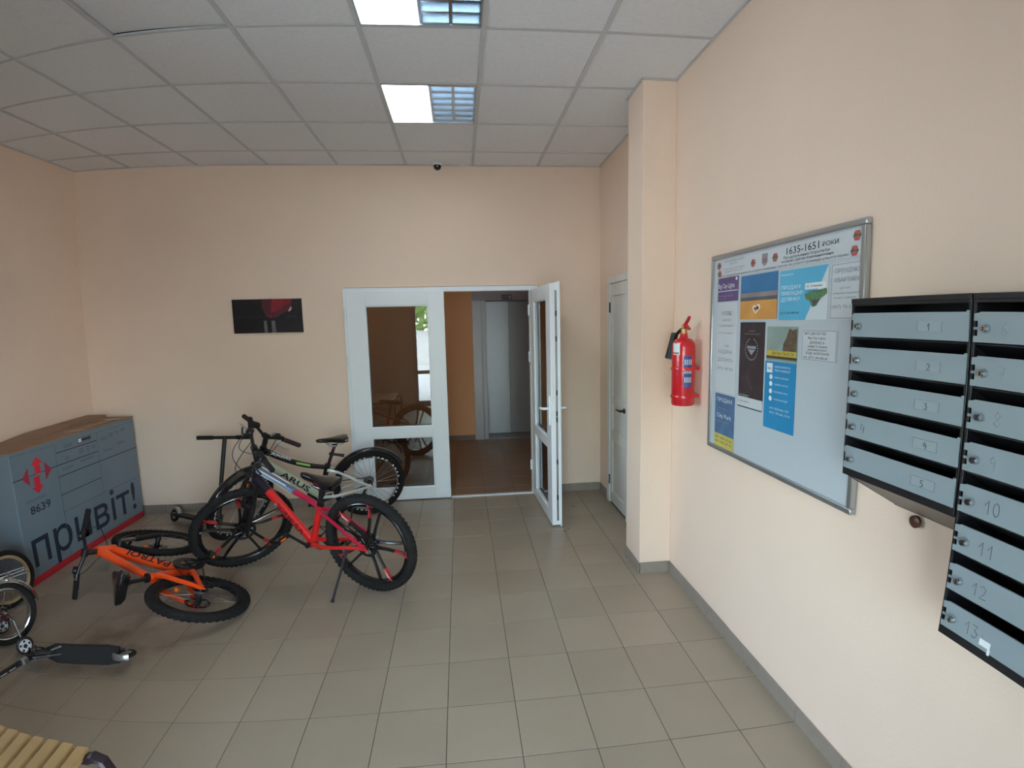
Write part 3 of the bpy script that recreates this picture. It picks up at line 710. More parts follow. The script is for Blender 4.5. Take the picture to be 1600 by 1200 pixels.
sheet('tall white sheet with faint grey lines down the left side of the board', 2.508, 2.318, 1.305, 1.762,
      [('КУПЛЮ', .25, .86, .045, .5, INKG), ('квартиру', .3, .80, .025, .4, INKG), ('в цьому будинку', .12, .74, .022, .72, INKG), ('розгляну варіанти', .12, .66, .018, .7, INKG), ('НАДІЙНА', .12, .44, .04, .7, INKG), ('ДОПОМОГА', .1, .35, .04, .75, INKG), ('і ціна', .4, .52, .02, .25, INKG), ('(073) 100 200', .08, .26, .03, .8, INKG)], border=False)
# dark poster
r = poster('poster', 'tall dark brown poster with a pale wreath badge', 2.287, 2.090, 1.300, 1.664, M('poster_dark', (56, 46, 50), 0.35, var=0.25, vscale=14))
m = MB()
for k in range(22):
    a = PI/2+0.4+k*(2*PI-0.8)/21; cu, cv = .5+.25*math.cos(a), .66+.135*math.sin(a)
    r.poly(m, [(cu-.02, cv), (cu+.0, cv+.014), (cu+.02, cv), (cu, cv-.014)], INKG)
r.poly(m, [(.32,.70),(.68,.70),(.68,.665),(.32,.665)], INKG); r.poly(m, [(.35,.655),(.65,.655),(.5,.585)], INKG); r.add(m, 'wreath_print')
m = MB(); r.txt(m, 'БАРБЕР', .38, .88, .016, .25, INKG); r.txt(m, 'чоловічий салон стрижок', .18, .845, .016, .66, INKG); r.txt(m, 'вул. Шкільна, 7', .06, .05, .018, .4, INKW); r.txt(m, 'тел. (050) 700', .06, .025, .014, .36, INKW); r.add(m, 'lettering')
m = MB(); r.poly(m, [(.35,.33),(.45,.28),(.52,.2),(.62,.17),(.6,.13),(.48,.16),(.38,.24),(.3,.27)], M('poster_dark_mark', (80, 66, 66), .5)); r.add(m, 'scissor_print')
r = poster('paper_strip', 'narrow white strip with a black line below the dark poster', 2.29, 2.09, 1.262, 1.312, PAPER, 'paper strip', lift=0.0012)
m = MB(); r.rect(m, 0, 0, 1, .10, INKD); r.txt(m, 'дзвоніть', .05, .5, .2, .45, INKG); r.add(m, 'lettering')
# car photo
r = poster('photo_card', 'grey green photo card with a dark figure and yellow strip', 2.072, 1.870, 1.500, 1.645, M('photo_green', (138, 156, 150), 0.4, var=0.15, vscale=10))
m = MB(); r.poly(m, [(.55,.3),(.98,.3),(.98,.95),(.86,.9),(.74,.95),(.66,.7),(.56,.5)], M('photo_brown', (96, 78, 62), .5, var=.4, vscale=60)); r.rect(m, 0, .06, 1, .14, M('photo_base', (70, 60, 48), .5, var=.3, vscale=60), .0016); r.rect(m, .02, .14, .98, .30, M('photo_yellow', (190, 172, 70), .5, var=.12, vscale=60), .0018); r.add(m, 'photo_print')
m = MB(); r.txt(m, 'ДРОВА ПАЛЕТИ', .2, .18, .08, .7, INKD, .0022); r.add(m, 'lettering')
sheet('small white framed notice of centred text right of the photo card', 1.846, 1.654, 1.516, 1.634,
      [('АВТО ДИСПЕТЧЕР', .08, .84, .08, .62, INK), ('Big City Lights', .2, .71, .07, .5, INK), ('ДОПОМОГА', .25, .55, .08, .42, INK), ('оренді та продажі', .2, .44, .07, .55, INK), ('вашої нерухомості', .2, .33, .07, .55, INK), ('БУДЬ ЗАПИТАННЯ', .15, .21, .08, .65, INK), ('тел. (077) 290-400-00', .07, .07, .08, .7, INK)])
# bright blue poster
r = poster('poster', 'tall bright blue poster with white bullet list in the middle of the board', 2.078, 1.872, 1.203, 1.497, M('poster_bright', (32, 132, 184), 0.45, var=0.05))
m = MB(); r.poly(m, [(.06,.83),(.26,.83),(.26,.97),(.06,.97)], INKW); r.add(m, 'white_square')
m = MB(); r.txt(m, 'dim', .09, .875, .045, .14, M('dim_blue', (30, 90, 130), .6), .0022); r.txt(m, 'нерухомість', .34, .915, .032, .5, INKW); r.txt(m, 'без комісії', .34, .86, .032, .5, INKW)
for v, s in ((.76,'ринок квартир'), (.66,'оренда житла'), (.55,'новобудови міста'), (.44,'консультації')): r.txt(m, s, .34, v, .024, .45, INKW)
r.txt(m, 'вул. Шкільна, 7/23', .22, .30, .03, .62, INKW); r.txt(m, 'вул. Лісна, 3/16', .22, .235, .03, .66, INKW); r.add(m, 'lettering')
m = MB()
for v in (.77, .67, .56, .45): r.poly(m, [(.22+.055*math.cos(q*PI/5), v+.038*math.sin(q*PI/5)) for q in range(10)], INKW)
r.add(m, 'bullet_print')
# low left poster
r = poster('poster', 'slate blue poster with a yellow foot in the lower left corner of the board', 2.506, 2.318, 1.019, 1.296, M('poster_slate', (74, 108, 146), 0.5, var=0.2, vscale=20))
m = MB(); r.rect(m, 0, 0, 1, .24, M('poster_yellow', (196, 184, 92), 0.5, var=0.06)); r.add(m, 'yellow_print')
m = MB(); r.txt(m, 'ПРОДАМ', .1, .86, .07, .78, INKW); r.txt(m, 'City Park', .12, .56, .075, .75, INKW); r.txt(m, '1-кім квартиру', .15, .72, .03, .6, INKG); r.txt(m, 'новобудова 5/9', .15, .47, .03, .6, INKG)
r.txt(m, '097 400 10 60', .06, .15, .045, .86, INK); r.txt(m, '067 300 20 70', .06, .07, .045, .86, INK); r.add(m, 'lettering')

# letterboxes: two columns of cabinets, front leaning out over a sloping underside
MBX = XR-0.195
BOXG = M('letterbox_grey', (138, 151, 157), 0.42, var=0.025, vscale=6)
BOXB = M('letterbox_black', (20, 20, 24), 0.4, var=0.05)
PENCIL = M('pencil', (86, 92, 100), 0.8); PENCILF = M('faint_pencil', (140, 148, 156), 0.8); LABELM = M('label_window', (144, 156, 162), 0.35, var=0.02)
UNDER = M('letterbox_underside', (120, 108, 98), 0.5)
def strokes(mbx, segs, oy, oz, h, mat, xx):
    """handwriting: polyline segments in unit box, u towards decreasing Y"""
    for s in segs:
        pts = [(xx, oy-u*h*0.75, oz+v*h) for u, v in s]
        mbx.tube(pts, 0.0009, mat, k=5)
DIG = {'1': [[(.1,.6),(.5,1),(.5,0)]], '2': [[(0,.8),(.3,1),(.7,.8),(.5,.4),(0,0),(.8,.05)]], '3': [[(0,.95),(.6,.95),(.3,.6),(.7,.35),(.4,0),(0,.1)]],
       '4': [[(.3,1),(0,.4),(.8,.4)],[(.6,.8),(.55,0)]], '5': [[(.7,1),(.1,1),(.1,.6),(.6,.5),(.6,.1),(0,0)]], '6': [[(.6,1),(.15,.6),(.05,.2),(.35,0),(.65,.25),(.35,.5),(.1,.3)]],
       '7': [[(0,1),(.7,1),(.3,0)],[(.1,.5),(.6,.55)]], '8': [[(.35,.5),(.05,.75),(.35,1),(.6,.78),(.35,.5),(.0,.2),(.35,0),(.65,.25),(.35,.5)]], '9': [[(.6,.7),(.3,.5),(.05,.75),(.35,1),(.6,.7),(.5,0)]], '0': [[(.35,0),(.1,.2),(.02,.5),(.12,.85),(.35,1),(.58,.85),(.68,.5),(.6,.2),(.36,.01)]]}
def cabinet(label, ya, yb, ztop, n, zlast_bottom, nums, locky, side_marks):
    """ya: far edge, yb: near edge"""
    t = tag(empty('letterbox_cabinet', (XR, (ya+yb)/2, zlast_bottom)), label, 'letterbox', 'letterbox cabinets on the right wall')
    O = Vector(t.location)
    def T(v): return v-O
    x = MBX; zb = zlast_bottom
    # body shell: sides, back, shelves
    m = MB()
    for y0, y1 in ((ya-0.004, ya), (yb+0.0005, yb+0.0045)):
        m.prism([(x+0.002, y0, zb), (XR-0.002, y0, zb-0.115), (XR-0.002, y0, ztop+0.01), (x+0.002, y0, ztop)], (0, y1-y0, 0), BOXB)
    m.prism([(XR-0.006, yb, zb-0.115), (XR-0.002, yb, zb-0.115), (XR-0.002, yb, ztop), (XR-0.006, yb, ztop)], (0, ya-yb, 0), BOXB)
    m.box((x-0.006, yb, ztop-0.008), (XR-0.002, ya, ztop+0.006), BOXB)
    m.box((x-0.004, yb, ztop-0.016), (x+0.004, ya, ztop-0.004), BOXB)
    m.build('cabinet_body', parent=t, T=T, bevel=0.0015)
    m = MB(); m.prism([(x+0.004, yb+0.004, zb+0.002), (XR-0.006, yb+0.004, zb-0.113), (XR-0.006, yb+0.004, zb-0.108), (x+0.004, yb+0.004, zb+0.007)], (0, ya-yb-0.008, 0), UNDER)
    m.build('underside', parent=t, T=T, smooth=False)['label'] = 'greyish brown sloping underside'
    m = MB(); m.box((x-0.003, yb, zb), (x+0.003, ya, zb+0.024), BOXB); m.box((x-0.003, ya-0.008, zb+0.024), (x+0.002, ya, ztop-0.012), BOXB); m.box((x-0.003, yb, zb+0.024), (x+0.002, yb+0.008, ztop-0.012), BOXB)
    m.build('front_frame', parent=t, T=T, bevel=0.001)
    for k in range(n):
        z1 = 1.692-0.0985*k; z0 = z1-0.068
        m = MB(); m.prism([(x+0.001, yb+0.006, z0-0.006), (XR-0.01, yb+0.006, z0-0.11), (XR-0.01, yb+0.006, z0-0.107), (x+0.001, yb+0.006, z0-0.003)], (0, ya-yb-0.012, 0), BOXB); m.build('shelf', parent=t, T=T, smooth=False)
        m = MB(); yl, yr = ya-0.006, yb+0.010
        nt_ = 0.010
        # door plate with hinge notches along the far edge
        pts = [(yr, z0), (yr, z1), (yl-0.014, z1), (yl-0.014, z1-0.002), (yl, z1-0.004), (yl, z1-0.020), (yl-nt_, z1-0.020), (yl-nt_, z1-0.034), (yl, z1-0.034), (yl, z1-0.040), (yl-nt_, z1-0.040), (yl-nt_, z1-0.054), (yl, z1-0.054), (yl, z0)]
        if side_marks == 1: pts = [(yr, z0), (yr, z1), (yl-0.006, z1), (yl, z1-0.006), (yl, z1-0.020), (yl-0.005, z1-0.020), (yl-0.005, z1-0.050), (yl, z1-0.050), (yl, z0)]
        m.prism([(x-0.006, p[0], p[1]) for p in pts], (0.004, 0, 0), BOXG)
        m.box((x-0.0065, yr-0.006, z0), (x+0.004, yr, z1+0.004), BOXG if side_marks == 1 else BOXB)
        d = m.build('letterbox_door', parent=t, T=T, smooth=False)
        m = MB(); m.lathe([(0.0105, 0), (0.0105, 0.004), (0.0085, 0.010), (0.0075, 0.013)], CHROME, (x-0.006, locky, z1-0.037), (-1,0,0), 16); m.box((x-0.0195, locky-0.0015, z1-0.042), (x-0.0185, locky+0.0015, z1-0.032), BLACK)
        m.build('lock', parent=d, T=T, ang=30)
        m = MB(); hw = DIG
        if side_marks == 1:
            ly = 1.145-0.004*k*1.0
            lm = MB(); xx = x-0.0066
            for q in ((ly, ly-0.072, z1-0.048, z1-0.0475), (ly, ly-0.072, z1-0.0225, z1-0.022), (ly, ly-0.0006, z1-0.048, z1-0.022), (ly-0.0715, ly-0.072, z1-0.048, z1-0.022)):
                lm.box((xx-0.0012, q[1], q[2]), (xx, q[0], q[3]), INKG)
            lm.box((xx, ly-0.0715, z1-0.0475), (x-0.0058, ly-0.0006, z1-0.0225), LABELM); lm.build('label_window', parent=d, T=T, smooth=False)
            strokes(m, hw[nums[k]], ly-0.03-0.003*(k % 2), z1-0.045, 0.017, PENCIL, x-0.008)
            if k == 3: strokes(m, hw['4'], locky-0.028, z1-0.048, 0.026, PENCIL, x-0.0062)
            if k == 4: strokes(m, [[(.7,1),(.1,1),(.1,.6)]], locky-0.028, z1-0.045, 0.02, PENCILF, x-0.0062)
        else:
            for i, ch in enumerate(nums[k]): strokes(m, hw[ch], locky-0.035-0.024*i, z1-0.052, 0.032, PENCIL if k > 3 else PENCILF, x-0.0062)
            if k == n-1:
                s = MB(); s.box((x-0.0066, locky-0.118, z1-0.058), (x-0.0061, locky-0.085, z1-0.042), INKW); s.box((x-0.0066, locky-0.12, z1-0.072), (x-0.0061, locky-0.112, z1-0.058), INKW)
                s.lathe([(0.004,0),(0.004,0.0006)], INKG, (x-0.0066, locky-0.09, z1-0.035), (-1,0,0), 10); s.build('sticker_residue', parent=d, T=T, smooth=False)
        m.build('handwritten_number', parent=d, T=T)
    return t
cabinet('shorter black framed cabinet of five grey letterboxes numbered 1 to 5', 1.376, 0.998, 1.728, 5, 1.207, ['1','2','3','4','5'], 1.340, 1)
cabinet('taller black framed cabinet of eight grey letterboxes right of the shorter one', 0.994, 0.616, 1.728, 8, 0.910, ['6','7','8','9','10','11','12','13'], 0.954, 2)
m = MB(); m.lathe([(0.0, 0.0), (0.010, 0.0), (0.012, 0.006), (0.019, 0.010), (0.019, 0.018), (0.009, 0.022)], M('brown_bolt', (96, 66, 52), 0.4, 0.5), (XR-0.002, 1.282, 1.072), (-1,0,0), 14)
tag(m.build('bolt', loc=(XR-0.002, 1.282, 1.072)), 'round brown bolt on the wall just under the five letterbox cabinet', 'bolt')

# fire extinguisher
t = tag(empty('fire_extinguisher', (XR, 2.745, 1.19)), 'red fire extinguisher with black horn hanging on the right wall beside the pillar', 'fire extinguisher')
O = Vector(t.location); T = lambda v: v-O
RED = M('extinguisher_red', (196, 22, 34), 0.3, coat=0.5); ex, ey = XR-0.088, 2.745
m = MB(); m.lathe([(0.0,0.0),(0.060,0.0),(0.064,0.008),(0.064,0.335),(0.060,0.355),(0.045,0.375),(0.024,0.385),(0.020,0.40),(0.020,0.41)], RED, (ex, ey, 1.195), k=28); m.build('cylinder', parent=t, T=T)
m = MB(); m.lathe([(0.017,0),(0.017,0.03),(0.012,0.035),(0.012,0.05)], M('brass', (176,140,90), .35, .9), (ex, ey, 1.60), k=14); m.tube([(ex, ey, 1.625), (ex, ey+0.035, 1.625)], 0.009, DARKSTEEL); m.build('valve', parent=t, T=T)
m = MB(); m.prism([(ex-0.008, ey+0.008, 1.645), (ex-0.008, ey-0.03, 1.655), (ex-0.008, ey-0.072, 1.632), (ex-0.008, ey-0.068, 1.624), (ex-0.008, ey-0.03, 1.640), (ex-0.008, ey+0.005, 1.630)], (0.016,0,0), RED)
m.prism([(ex-0.008, ey+0.02, 1.645), (ex-0.008, ey-0.02, 1.662), (ex-0.008, ey-0.068, 1.700), (ex-0.008, ey-0.062, 1.683), (ex-0.008, ey-0.02, 1.650)], (0.016,0,0), RED); m.build('lever', parent=t, T=T, smooth=False)
m = MB(); m.tube([(ex, ey+0.035, 1.625), (ex-0.01, ey+0.07, 1.60), (ex-0.012, ey+0.088, 1.565)], 0.010, BLACK)
m.lathe([(0.014,-0.02),(0.020,0.02),(0.034,0.115),(0.037,0.13),(0.028,0.13)], BLACK, (ex-0.02, ey+0.092, 1.585), (0.0,0.22,-0.97), 18); m.build('discharge_horn', parent=t, T=T)
for z in (1.405, 1.245):
    m = MB(); m.ring((ex, ey, z), (0,0,1), 0.0655, 0.004, RED, k=30, q=6, sq=2.6)
    m.box((ex-0.012, ey+0.062, z-0.011), (ex+0.012, ey+0.085, z+0.011), RED); m.box((ex+0.05, ey-0.02, z-0.010), (XR, ey+0.045, z+0.010), RED); m.build('bracket_strap', parent=t, T=T)
m = MB()
for k in range(8):
    a0 = math.radians(188+k*5); a1 = math.radians(193+k*5)
    m.add([(ex+0.0646*math.cos(a), ey+0.0646*math.sin(a), z) for a, z in ((a0,1.485),(a1,1.485),(a1,1.55),(a0,1.55))], [(0,1,2,3)], INKW)
    if k < 7: m.add([(ex+0.065*math.cos(a), ey+0.065*math.sin(a), z) for a, z in ((a0,1.49),(a1,1.49),(a1,1.50),(a0,1.50))], [(0,1,2,3)], M('tan_print', (150,120,90), .6))
m.build('label_sticker', parent=t, T=T, smooth=False)
m = MB()
LB = M('label_blue', (60, 72, 130), .5)
for k in range(8):
    a0 = math.radians(247+k*5); a1 = math.radians(252+k*5)
    m.add([(ex+0.0646*math.cos(a), ey+0.0646*math.sin(a), z) for a, z in ((a0,1.30),(a1,1.30),(a1,1.48),(a0,1.48))], [(0,1,2,3)], LB)
    for z in (1.33, 1.38, 1.43):
        if k % 2: m.add([(ex+0.065*math.cos(a), ey+0.065*math.sin(a), zz) for a, zz in ((a0,z),(a1,z),(a1,z+.03),(a0,z+.03))], [(0,1,2,3)], INKW)
m.build('instruction_label', parent=t, T=T, smooth=False)

# dark picture on the far wall
t = tag(empty('picture', (-1.735, YB, 1.795)), 'wide dark poster with a red glass shape on the far wall', 'picture')
O = Vector(t.location); T = lambda v: v-O
m = MB(); m.box((-2.038, YB-0.014, 1.643), (-1.433, YB-0.001, 1.946), M('picture_black', (20, 20, 24), 0.35, var=0.1)); m.build('canvas', parent=t, T=T, smooth=False)
def PP(u, v, d=0.0150): return (-2.038+u*0.605, YB-d, 1.643+v*0.303)
m = MB(); m.add([PP(*p) for p in ((.43,1),(.87,1),(.865,.85),(.80,.66),(.70,.54),(.60,.45),(.53,.41),(.47,.52),(.43,.75))], [tuple(range(9))], M('picture_maroon', (74, 18, 28), 0.4, var=.3))
m.add([PP(*p, d=.0154) for p in ((.58,1),(.865,1),(.84,.88),(.70,.70),(.55,.58),(.56,.8))], [tuple(range(6))], M('picture_red', (122, 22, 34), 0.4, var=.3))
m.build('red_shape_print', parent=t, T=T, smooth=False)
m = MB()
for a, b in ((.44,.49),(.55,.61)): m.add([PP(a,.0), PP(b,.0), PP(b-.01,.36), PP(a,.36)], [(0,1,2,3)], M('picture_grey', (92, 92, 98), 0.4, var=.2))
m.add([PP(.845,.78,.0158), PP(.86,.70,.0158), PP(.82,.62,.0158), PP(.80,.64,.0158)], [(0,1,2,3)], M('picture_pink', (190, 150, 150), .4))
m.build('stem_print', parent=t, T=T, smooth=False)
m = MB(); IM = M('picture_letter', (96, 96, 102), .5)
for s, u in (('M', .09), ('Y', .13), ('V', .21), ('A', .25), ('U', .29), ('L', .33), ('T', .38), ('I', .50), ('S', .54), ('B', .62), ('L', .66), ('A', .79), ('C', .83), ('K', .88)):
    text(m, s, PP(u, .46, .0162), (1,0,0), (0,0,1), None, 0.014, IM)
m.build('lettering', parent=t, T=T, smooth=False)

# dome camera under the ceiling
t = tag(empty('security_camera', (-0.16, 4.72, H)), 'small dome security camera under the ceiling above the double door', 'camera')
m = MB(); m.lathe([(0.0,-0.022),(0.042,-0.022),(0.045,-0.015),(0.045,-0.004)], INKW, k=20); m.build('mount', parent=t)
m = MB(); m.lathe([(0.0,-0.062),(0.015,-0.060),(0.028,-0.050),(0.035,-0.034),(0.036,-0.020)], BLACKG, k=20); m.build('dome', parent=t)

# ================================================================== BICYCLES
def basis(F, L, U, o): 
    mt = Matrix((F, L, U)).transposed().to_4x4(); mt.translation = o; return mt
def upright(x, y, yw, lean, sc=1.0, z=0.0):
    F = Vector((-math.cos(yw), -math.sin(yw), 0)); mm = Vector((math.sin(yw), -math.cos(yw), 0))
    U = Vector((0,0,math.cos(lean)))+mm*math.sin(lean); L = U.cross(F)
    return basis(F*sc, L*sc, U*sc, Vector((x, y, z)))

def make_bike(label, mat, c):
    """bike-local frame: x forward from the rear contact, y to the rider's left, z up"""
    t = tag(empty('bicycle', mat=mat), label, 'bicycle')
    R = c['R']; hb = Vector(c['htb']); ht = Vector(c['htt']); ax = (ht-hb).normalized()
    steer = Matrix.Rotation(c['steer'], 3, ax)
    def ST(v): return hb+steer @ (Vector(v)-hb)
    Y = Vector((0,1,0))
    tr = c['tire_r']
    def wheel(cx, T, front):
        C = Vector((cx, 0, R)); kind = c['wheel']; Rm = R-2*tr+0.004
        m = MB(); m.ring(C, Y, Rm-0.006, 0.009, c['rim'], k=56, q=8, sq=1.5)
        m.ring(C, Y, Rm-0.018, 0.006 if not c.get('rimtext') else 0.0045, c['rim'] if not c.get('rimtext') else ALU, k=56, q=6, sq=2.2)
        if kind == 'mag':
            m.lathe([(0.0,-0.035),(0.028,-0.035),(0.040,-0.018),(0.046,0),(0.040,0.018),(0.028,0.035),(0.0,0.035)], c['mag'], C, Y, 22, cap=False)
            for k in range(5):
                a = 2*PI*k/5+c.get('ph', 0.3)
                for s in (-1, 1):
                    e = Vector((math.cos(a),0,math.sin(a))); p = Vector((-math.sin(a),0,math.cos(a)))*s
                    pts = [C+e*0.03+p*0.020, C+e*(Rm*0.45)+p*0.024, C+e*(Rm*0.86)+p*0.036, C+e*(Rm-0.016)+p*0.052]
                    m.tube(pts, [0.011, 0.009, 0.009, 0.011], c['mag'], k=8, flat=((0,1,0), 1.5))
                p = Vector((-math.sin(a),0,math.cos(a)))
        o = m.build('wheel', parent=t, T=T)
        if kind == 'mag' and c.get('accent'):
            for k in range(5):
                m = MB(); a = 2*PI*k/5+c.get('ph', 0.3)
                e = Vector((math.cos(a),0,math.sin(a))); p = Vector((-math.sin(a),0,math.cos(a))); s = 1 if k % 2 == 0 else -1
                pts = [C+e*(Rm*0.66)+p*0.030*s, C+e*(Rm*0.86)+p*0.038*s, C+e*(Rm-0.014)+p*0.056*s, C+e*(Rm-0.013)+p*0.012*s]
                m.tube(pts, [0.0098, 0.0105, 0.012, 0.008], c['accent'], k=8, flat=((0,1,0), 1.5))
                m.build('rim_accent', parent=o, T=T)
        m = MB(); m.ring(C, Y, R-tr, tr, RUBBER, k=64, q=12, sq=0.92)
        if c.get('knobs'):
            n = c['knobs']
            for k in range(n):
                a = 2*PI*k/n
                for s, off in ((0, 0), (0.62, 0.5), (-0.62, 0.5)):
                    b = a+off*2*PI/n; e = Vector((math.cos(b),0,math.sin(b))); tg = Vector((-math.sin(b),0,math.cos(b)))
                    rad = (e*math.cos(s)+Y*math.sin(s)); sd = (Y*math.cos(s)-e*math.sin(s))
                    q = C+e*(R-tr)+rad*(tr-0.003); hl = PI*R/n*0.55
                    b0 = [q-tg*hl-sd*0.006, q+tg*hl-sd*0.006, q+tg*hl+sd*0.006, q-tg*hl+sd*0.006]
                    vs = b0+[v+rad*0.0055 for v in b0]
                    m.add(vs, [(4,5,6,7),(0,1,5,4),(1,2,6,5),(2,3,7,6),(3,0,4,7)], RUBBER)
        m.build('tire', parent=o, T=T)
        if kind == 'spoke':
            m = MB(); n = c.get('nspokes', 28)
            for k in range(n):
                a = 2*PI*k/n; b = a+(0.32 if (k//2) % 2 else -0.32); s = 1 if k % 2 else -1
                m.tube([C+Vector((math.cos(b)*0.022, 0.026*s, math.sin(b)*0.022)), C+Vector((math.cos(a)*(Rm-0.012), 0.003*s, math.sin(a)*(Rm-0.012)))], 0.0011, STEEL, k=4)
            tag(m.build('spokes', parent=o, T=T), kind='stuff')
            if c.get('rimtext'):
                m = MB()
                for k in range(0, 40):
                    if k % 5 == 0: continue
                    a = 2*PI*k/40; e = Vector((math.cos(a),0,math.sin(a))); tg = Vector((-math.sin(a),0,math.cos(a)))
                    for s in (0.0145, -0.0145):
                        q = C+e*(Rm-0.008)+Y*s; l_ = 0.007+0.004*((k*7) % 3)/2
                        m.add([q-tg*l_-e*0.006, q+tg*l_-e*0.006, q+tg*(l_*0.7)+e*0.006, q-tg*l_+e*0.004], [(0,1,2,3)], INKW)
                m.build('rim_lettering', parent=o, T=T, smooth=False)
            if c.get('reflector'):
                m = MB(); a = c['reflector'][1 if front else 0]; q = C+Vector((math.cos(a), 0, math.sin(a)))*(Rm*0.66)
                m.lathe([(0.0,-0.010),(0.020,-0.010),(0.022,-0.004),(0.022,0.004),(0.020,0.010),(0,0.010)], REFLO, q, Y, 6, cap=False); m.build('wheel_reflector', parent=o, T=T, smooth=False)['label'] = 'orange wheel reflector'
        m = MB(); m.tube([C-Y*0.055, C-Y*0.03, C, C+Y*0.03, C+Y*0.055], [0.012, 0.022, 0.015, 0.022, 0.012], c.get('hubm', BLACK), k=12)
        m.tube([C-Y*0.068, C+Y*0.068], 0.006, STEEL, k=8); m.build('hub', parent=o, T=T)
        if c.get('disc'):
            m = MB(); m.ring(C+Y*0.036, Y, 0.066, 0.010, DARKSTEEL, k=28, q=4, sq=0.08)
            for k in range(6):
                a = k*PI/3; m.tube([C+Y*0.036, C+Y*0.036+Vector((math.cos(a)*0.06, 0, math.sin(a)*0.06))], 0.004, DARKSTEEL, k=5)
            m.build('brake_disc', parent=o, T=T)
        return o
    wheel(0, None, False)
    fx = c['wb']
    wheel(fx, ST, True)
    # frame
    bb = Vector(c['bb']); sc_ = Vector(c['sc']); rh = Vector((0,0,R))
    m = MB(); mats = c['fm']; r1 = c['tube']
    def seg(a, b, f0, f1, ra, rb, mt, bow=0, fl=1.0, n=6):
        a = Vector(a); b = Vector(b); pts = []; rs = []
        for i in range(n+1):
            f = f0+(f1-f0)*i/n; p = a.lerp(b, f); p.z += bow*math.sin(f*PI); pts.append(p); rs.append(ra+(rb-ra)*f)
        m.tube(pts, rs, mt, k=14, flat=((0,1,0), fl))
    dt0 = hb+ax*0.02; tt0 = ht-ax*0.02
    f1 = c.get('dt_split', 0.35)
    seg(dt0, bb, 0, f1, r1, r1*0.92, mats['dt0'], c.get('dt_bow', 0), 0.85); seg(dt0, bb, f1, 1, r1, r1*0.92, mats['dt1'], c.get('dt_bow', 0), 0.85)
    f2 = c.get('tt_split', 0.55)
    seg(tt0, sc_, 0, f2, r1*0.8, r1*0.62, mats['tt0'], c.get('tt_bow', 0), 0.9); seg(tt0, sc_, f2, 1, r1*0.8, r1*0.62, mats['tt1'], c.get('tt_bow', 0), 0.9)
    m.tube([bb, sc_, sc_+(sc_-bb).normalized()*0.025], [r1*0.72]*3, mats['st'], k=14)
    m.tube([hb-ax*0.006, ht+ax*0.006], r1*0.88, mats['ht'], k=16)
    m.tube([bb-Y*0.036, bb+Y*0.036], r1*0.85, mats['bb'], k=16)
    for s in (1, -1):
        m.tube([bb+Vector((-0.02, 0.03*s, 0)), bb+Vector((-0.12, 0.05*s, 0.002)), Vector((0.06, 0.062*s, R-0.008)), Vector((0, 0.062*s, R))], [r1*0.5, r1*0.42, r1*0.36, r1*0.36], mats['cs'], k=10)
        m.tube([sc_+Vector((0, 0.015*s, -0.02)), sc_.lerp(rh, 0.25)+Vector((0, 0.046*s, 0.01)), sc_.lerp(rh, 0.8)+Vector((0, 0.060*s, 0)), Vector((0.0, 0.062*s, R))], [r1*0.46, r1*0.38, r1*0.34, r1*0.34], mats['ss'], k=10)
        m.prism([Vector((-0.02,0.058*s,R-0.02)), Vector((0.03,0.058*s,R-0.02)), Vector((0.05,0.058*s,R+0.02)), Vector((0.0,0.058*s,R+0.025))], (0, 0.006*s, 0), mats['cs'])
    fr = m.build('frame', parent=t)
    for nm, s, side, a, b, f0, f1_, h, off, mt, *phi in c.get('texts', []):
        phi = phi[0] if phi else 0.0
        m = MB(); a = Vector(a if isinstance(a, tuple) else a); b = Vector(b)
        for sd in ((1, -1) if side == 0 else (side,)):
            p, q = a.lerp(b, f0), a.lerp(b, f1_)
            if sd == 1: p, q = q, p      # on the left side the word runs from rear to front
            if sd == 1: pass
            d = (q-p); rr = d.normalized()
            # seen from the left side (+y) right-hand direction is -x, from the right side it is +x
            if sd == 1 and rr.x > 0: p, q = q, p; rr = -rr
            if sd == -1 and rr.x < 0: p, q = q, p; rr = -rr
            uu = Vector((-rr.z, 0, rr.x)); uu = uu if uu.z > 0 else -uu
            nn = Vector((0, sd, 0))*math.cos(phi)+uu*math.sin(phi); tu = uu*math.cos(phi)-Vector((0, sd, 0))*math.sin(phi)
            text(m, s, p+nn*off-tu*h/2, rr, tu, d.length, h, mt, bold=0.02)
        m.build(nm, parent=fr, smooth=False)
    if c.get('stripe'):
        m = MB(); a, b = tt0, sc_
        for (f0, f1_, dz, w, mt) in c['stripe']:
            for sd in (1, -1):
                p, q = a.lerp(b, f0), a.lerp(b, f1_); off = r1*0.75
                for v in (p, q): pass
                p = p+Vector((0, sd*off*1.0, dz+c.get('tt_bow', 0)*math.sin(f0*PI))); q = q+Vector((0, sd*off*0.86, dz+c.get('tt_bow', 0)*math.sin(f1_*PI)))
                m.prism([p, q, q+Vector((0,0,w)), p+Vector((0,0,w))], (0, -sd*0.008, 0), mt)
        m.build('stripe_decal', parent=fr, smooth=False)
    # fork
    rk = Vector((fx, 0, R)); crown = hb-ax*0.035
    fm = c['fork']; sus = c.get('sus', True)
    m = MB(); w = tr+0.028
    m.tube([crown+Y*w, crown+Y*w*0.5, crown-Y*w*0.5, crown-Y*w], [0.017, 0.020, 0.020, 0.017], fm, k=12); m.tube([hb+ax*0.0, crown], 0.018, fm, k=12)
    for s in (1, -1):
        a = crown+Y*w*s; b = rk+Vector((-0.012, s*w, 0)); 
        if sus: m.tube([a.lerp(b, 0.36), a.lerp(b, 0.40), b], [0.019, 0.021, 0.016], fm, k=12)
        else: m.tube([a, a.lerp(b, 0.6), b], [0.015, 0.013, 0.009], fm, k=12)
        m.box(tuple(b-Vector((0.01, 0.004, 0.02))), tuple(b+Vector((0.018, 0.004, 0.012))), fm)
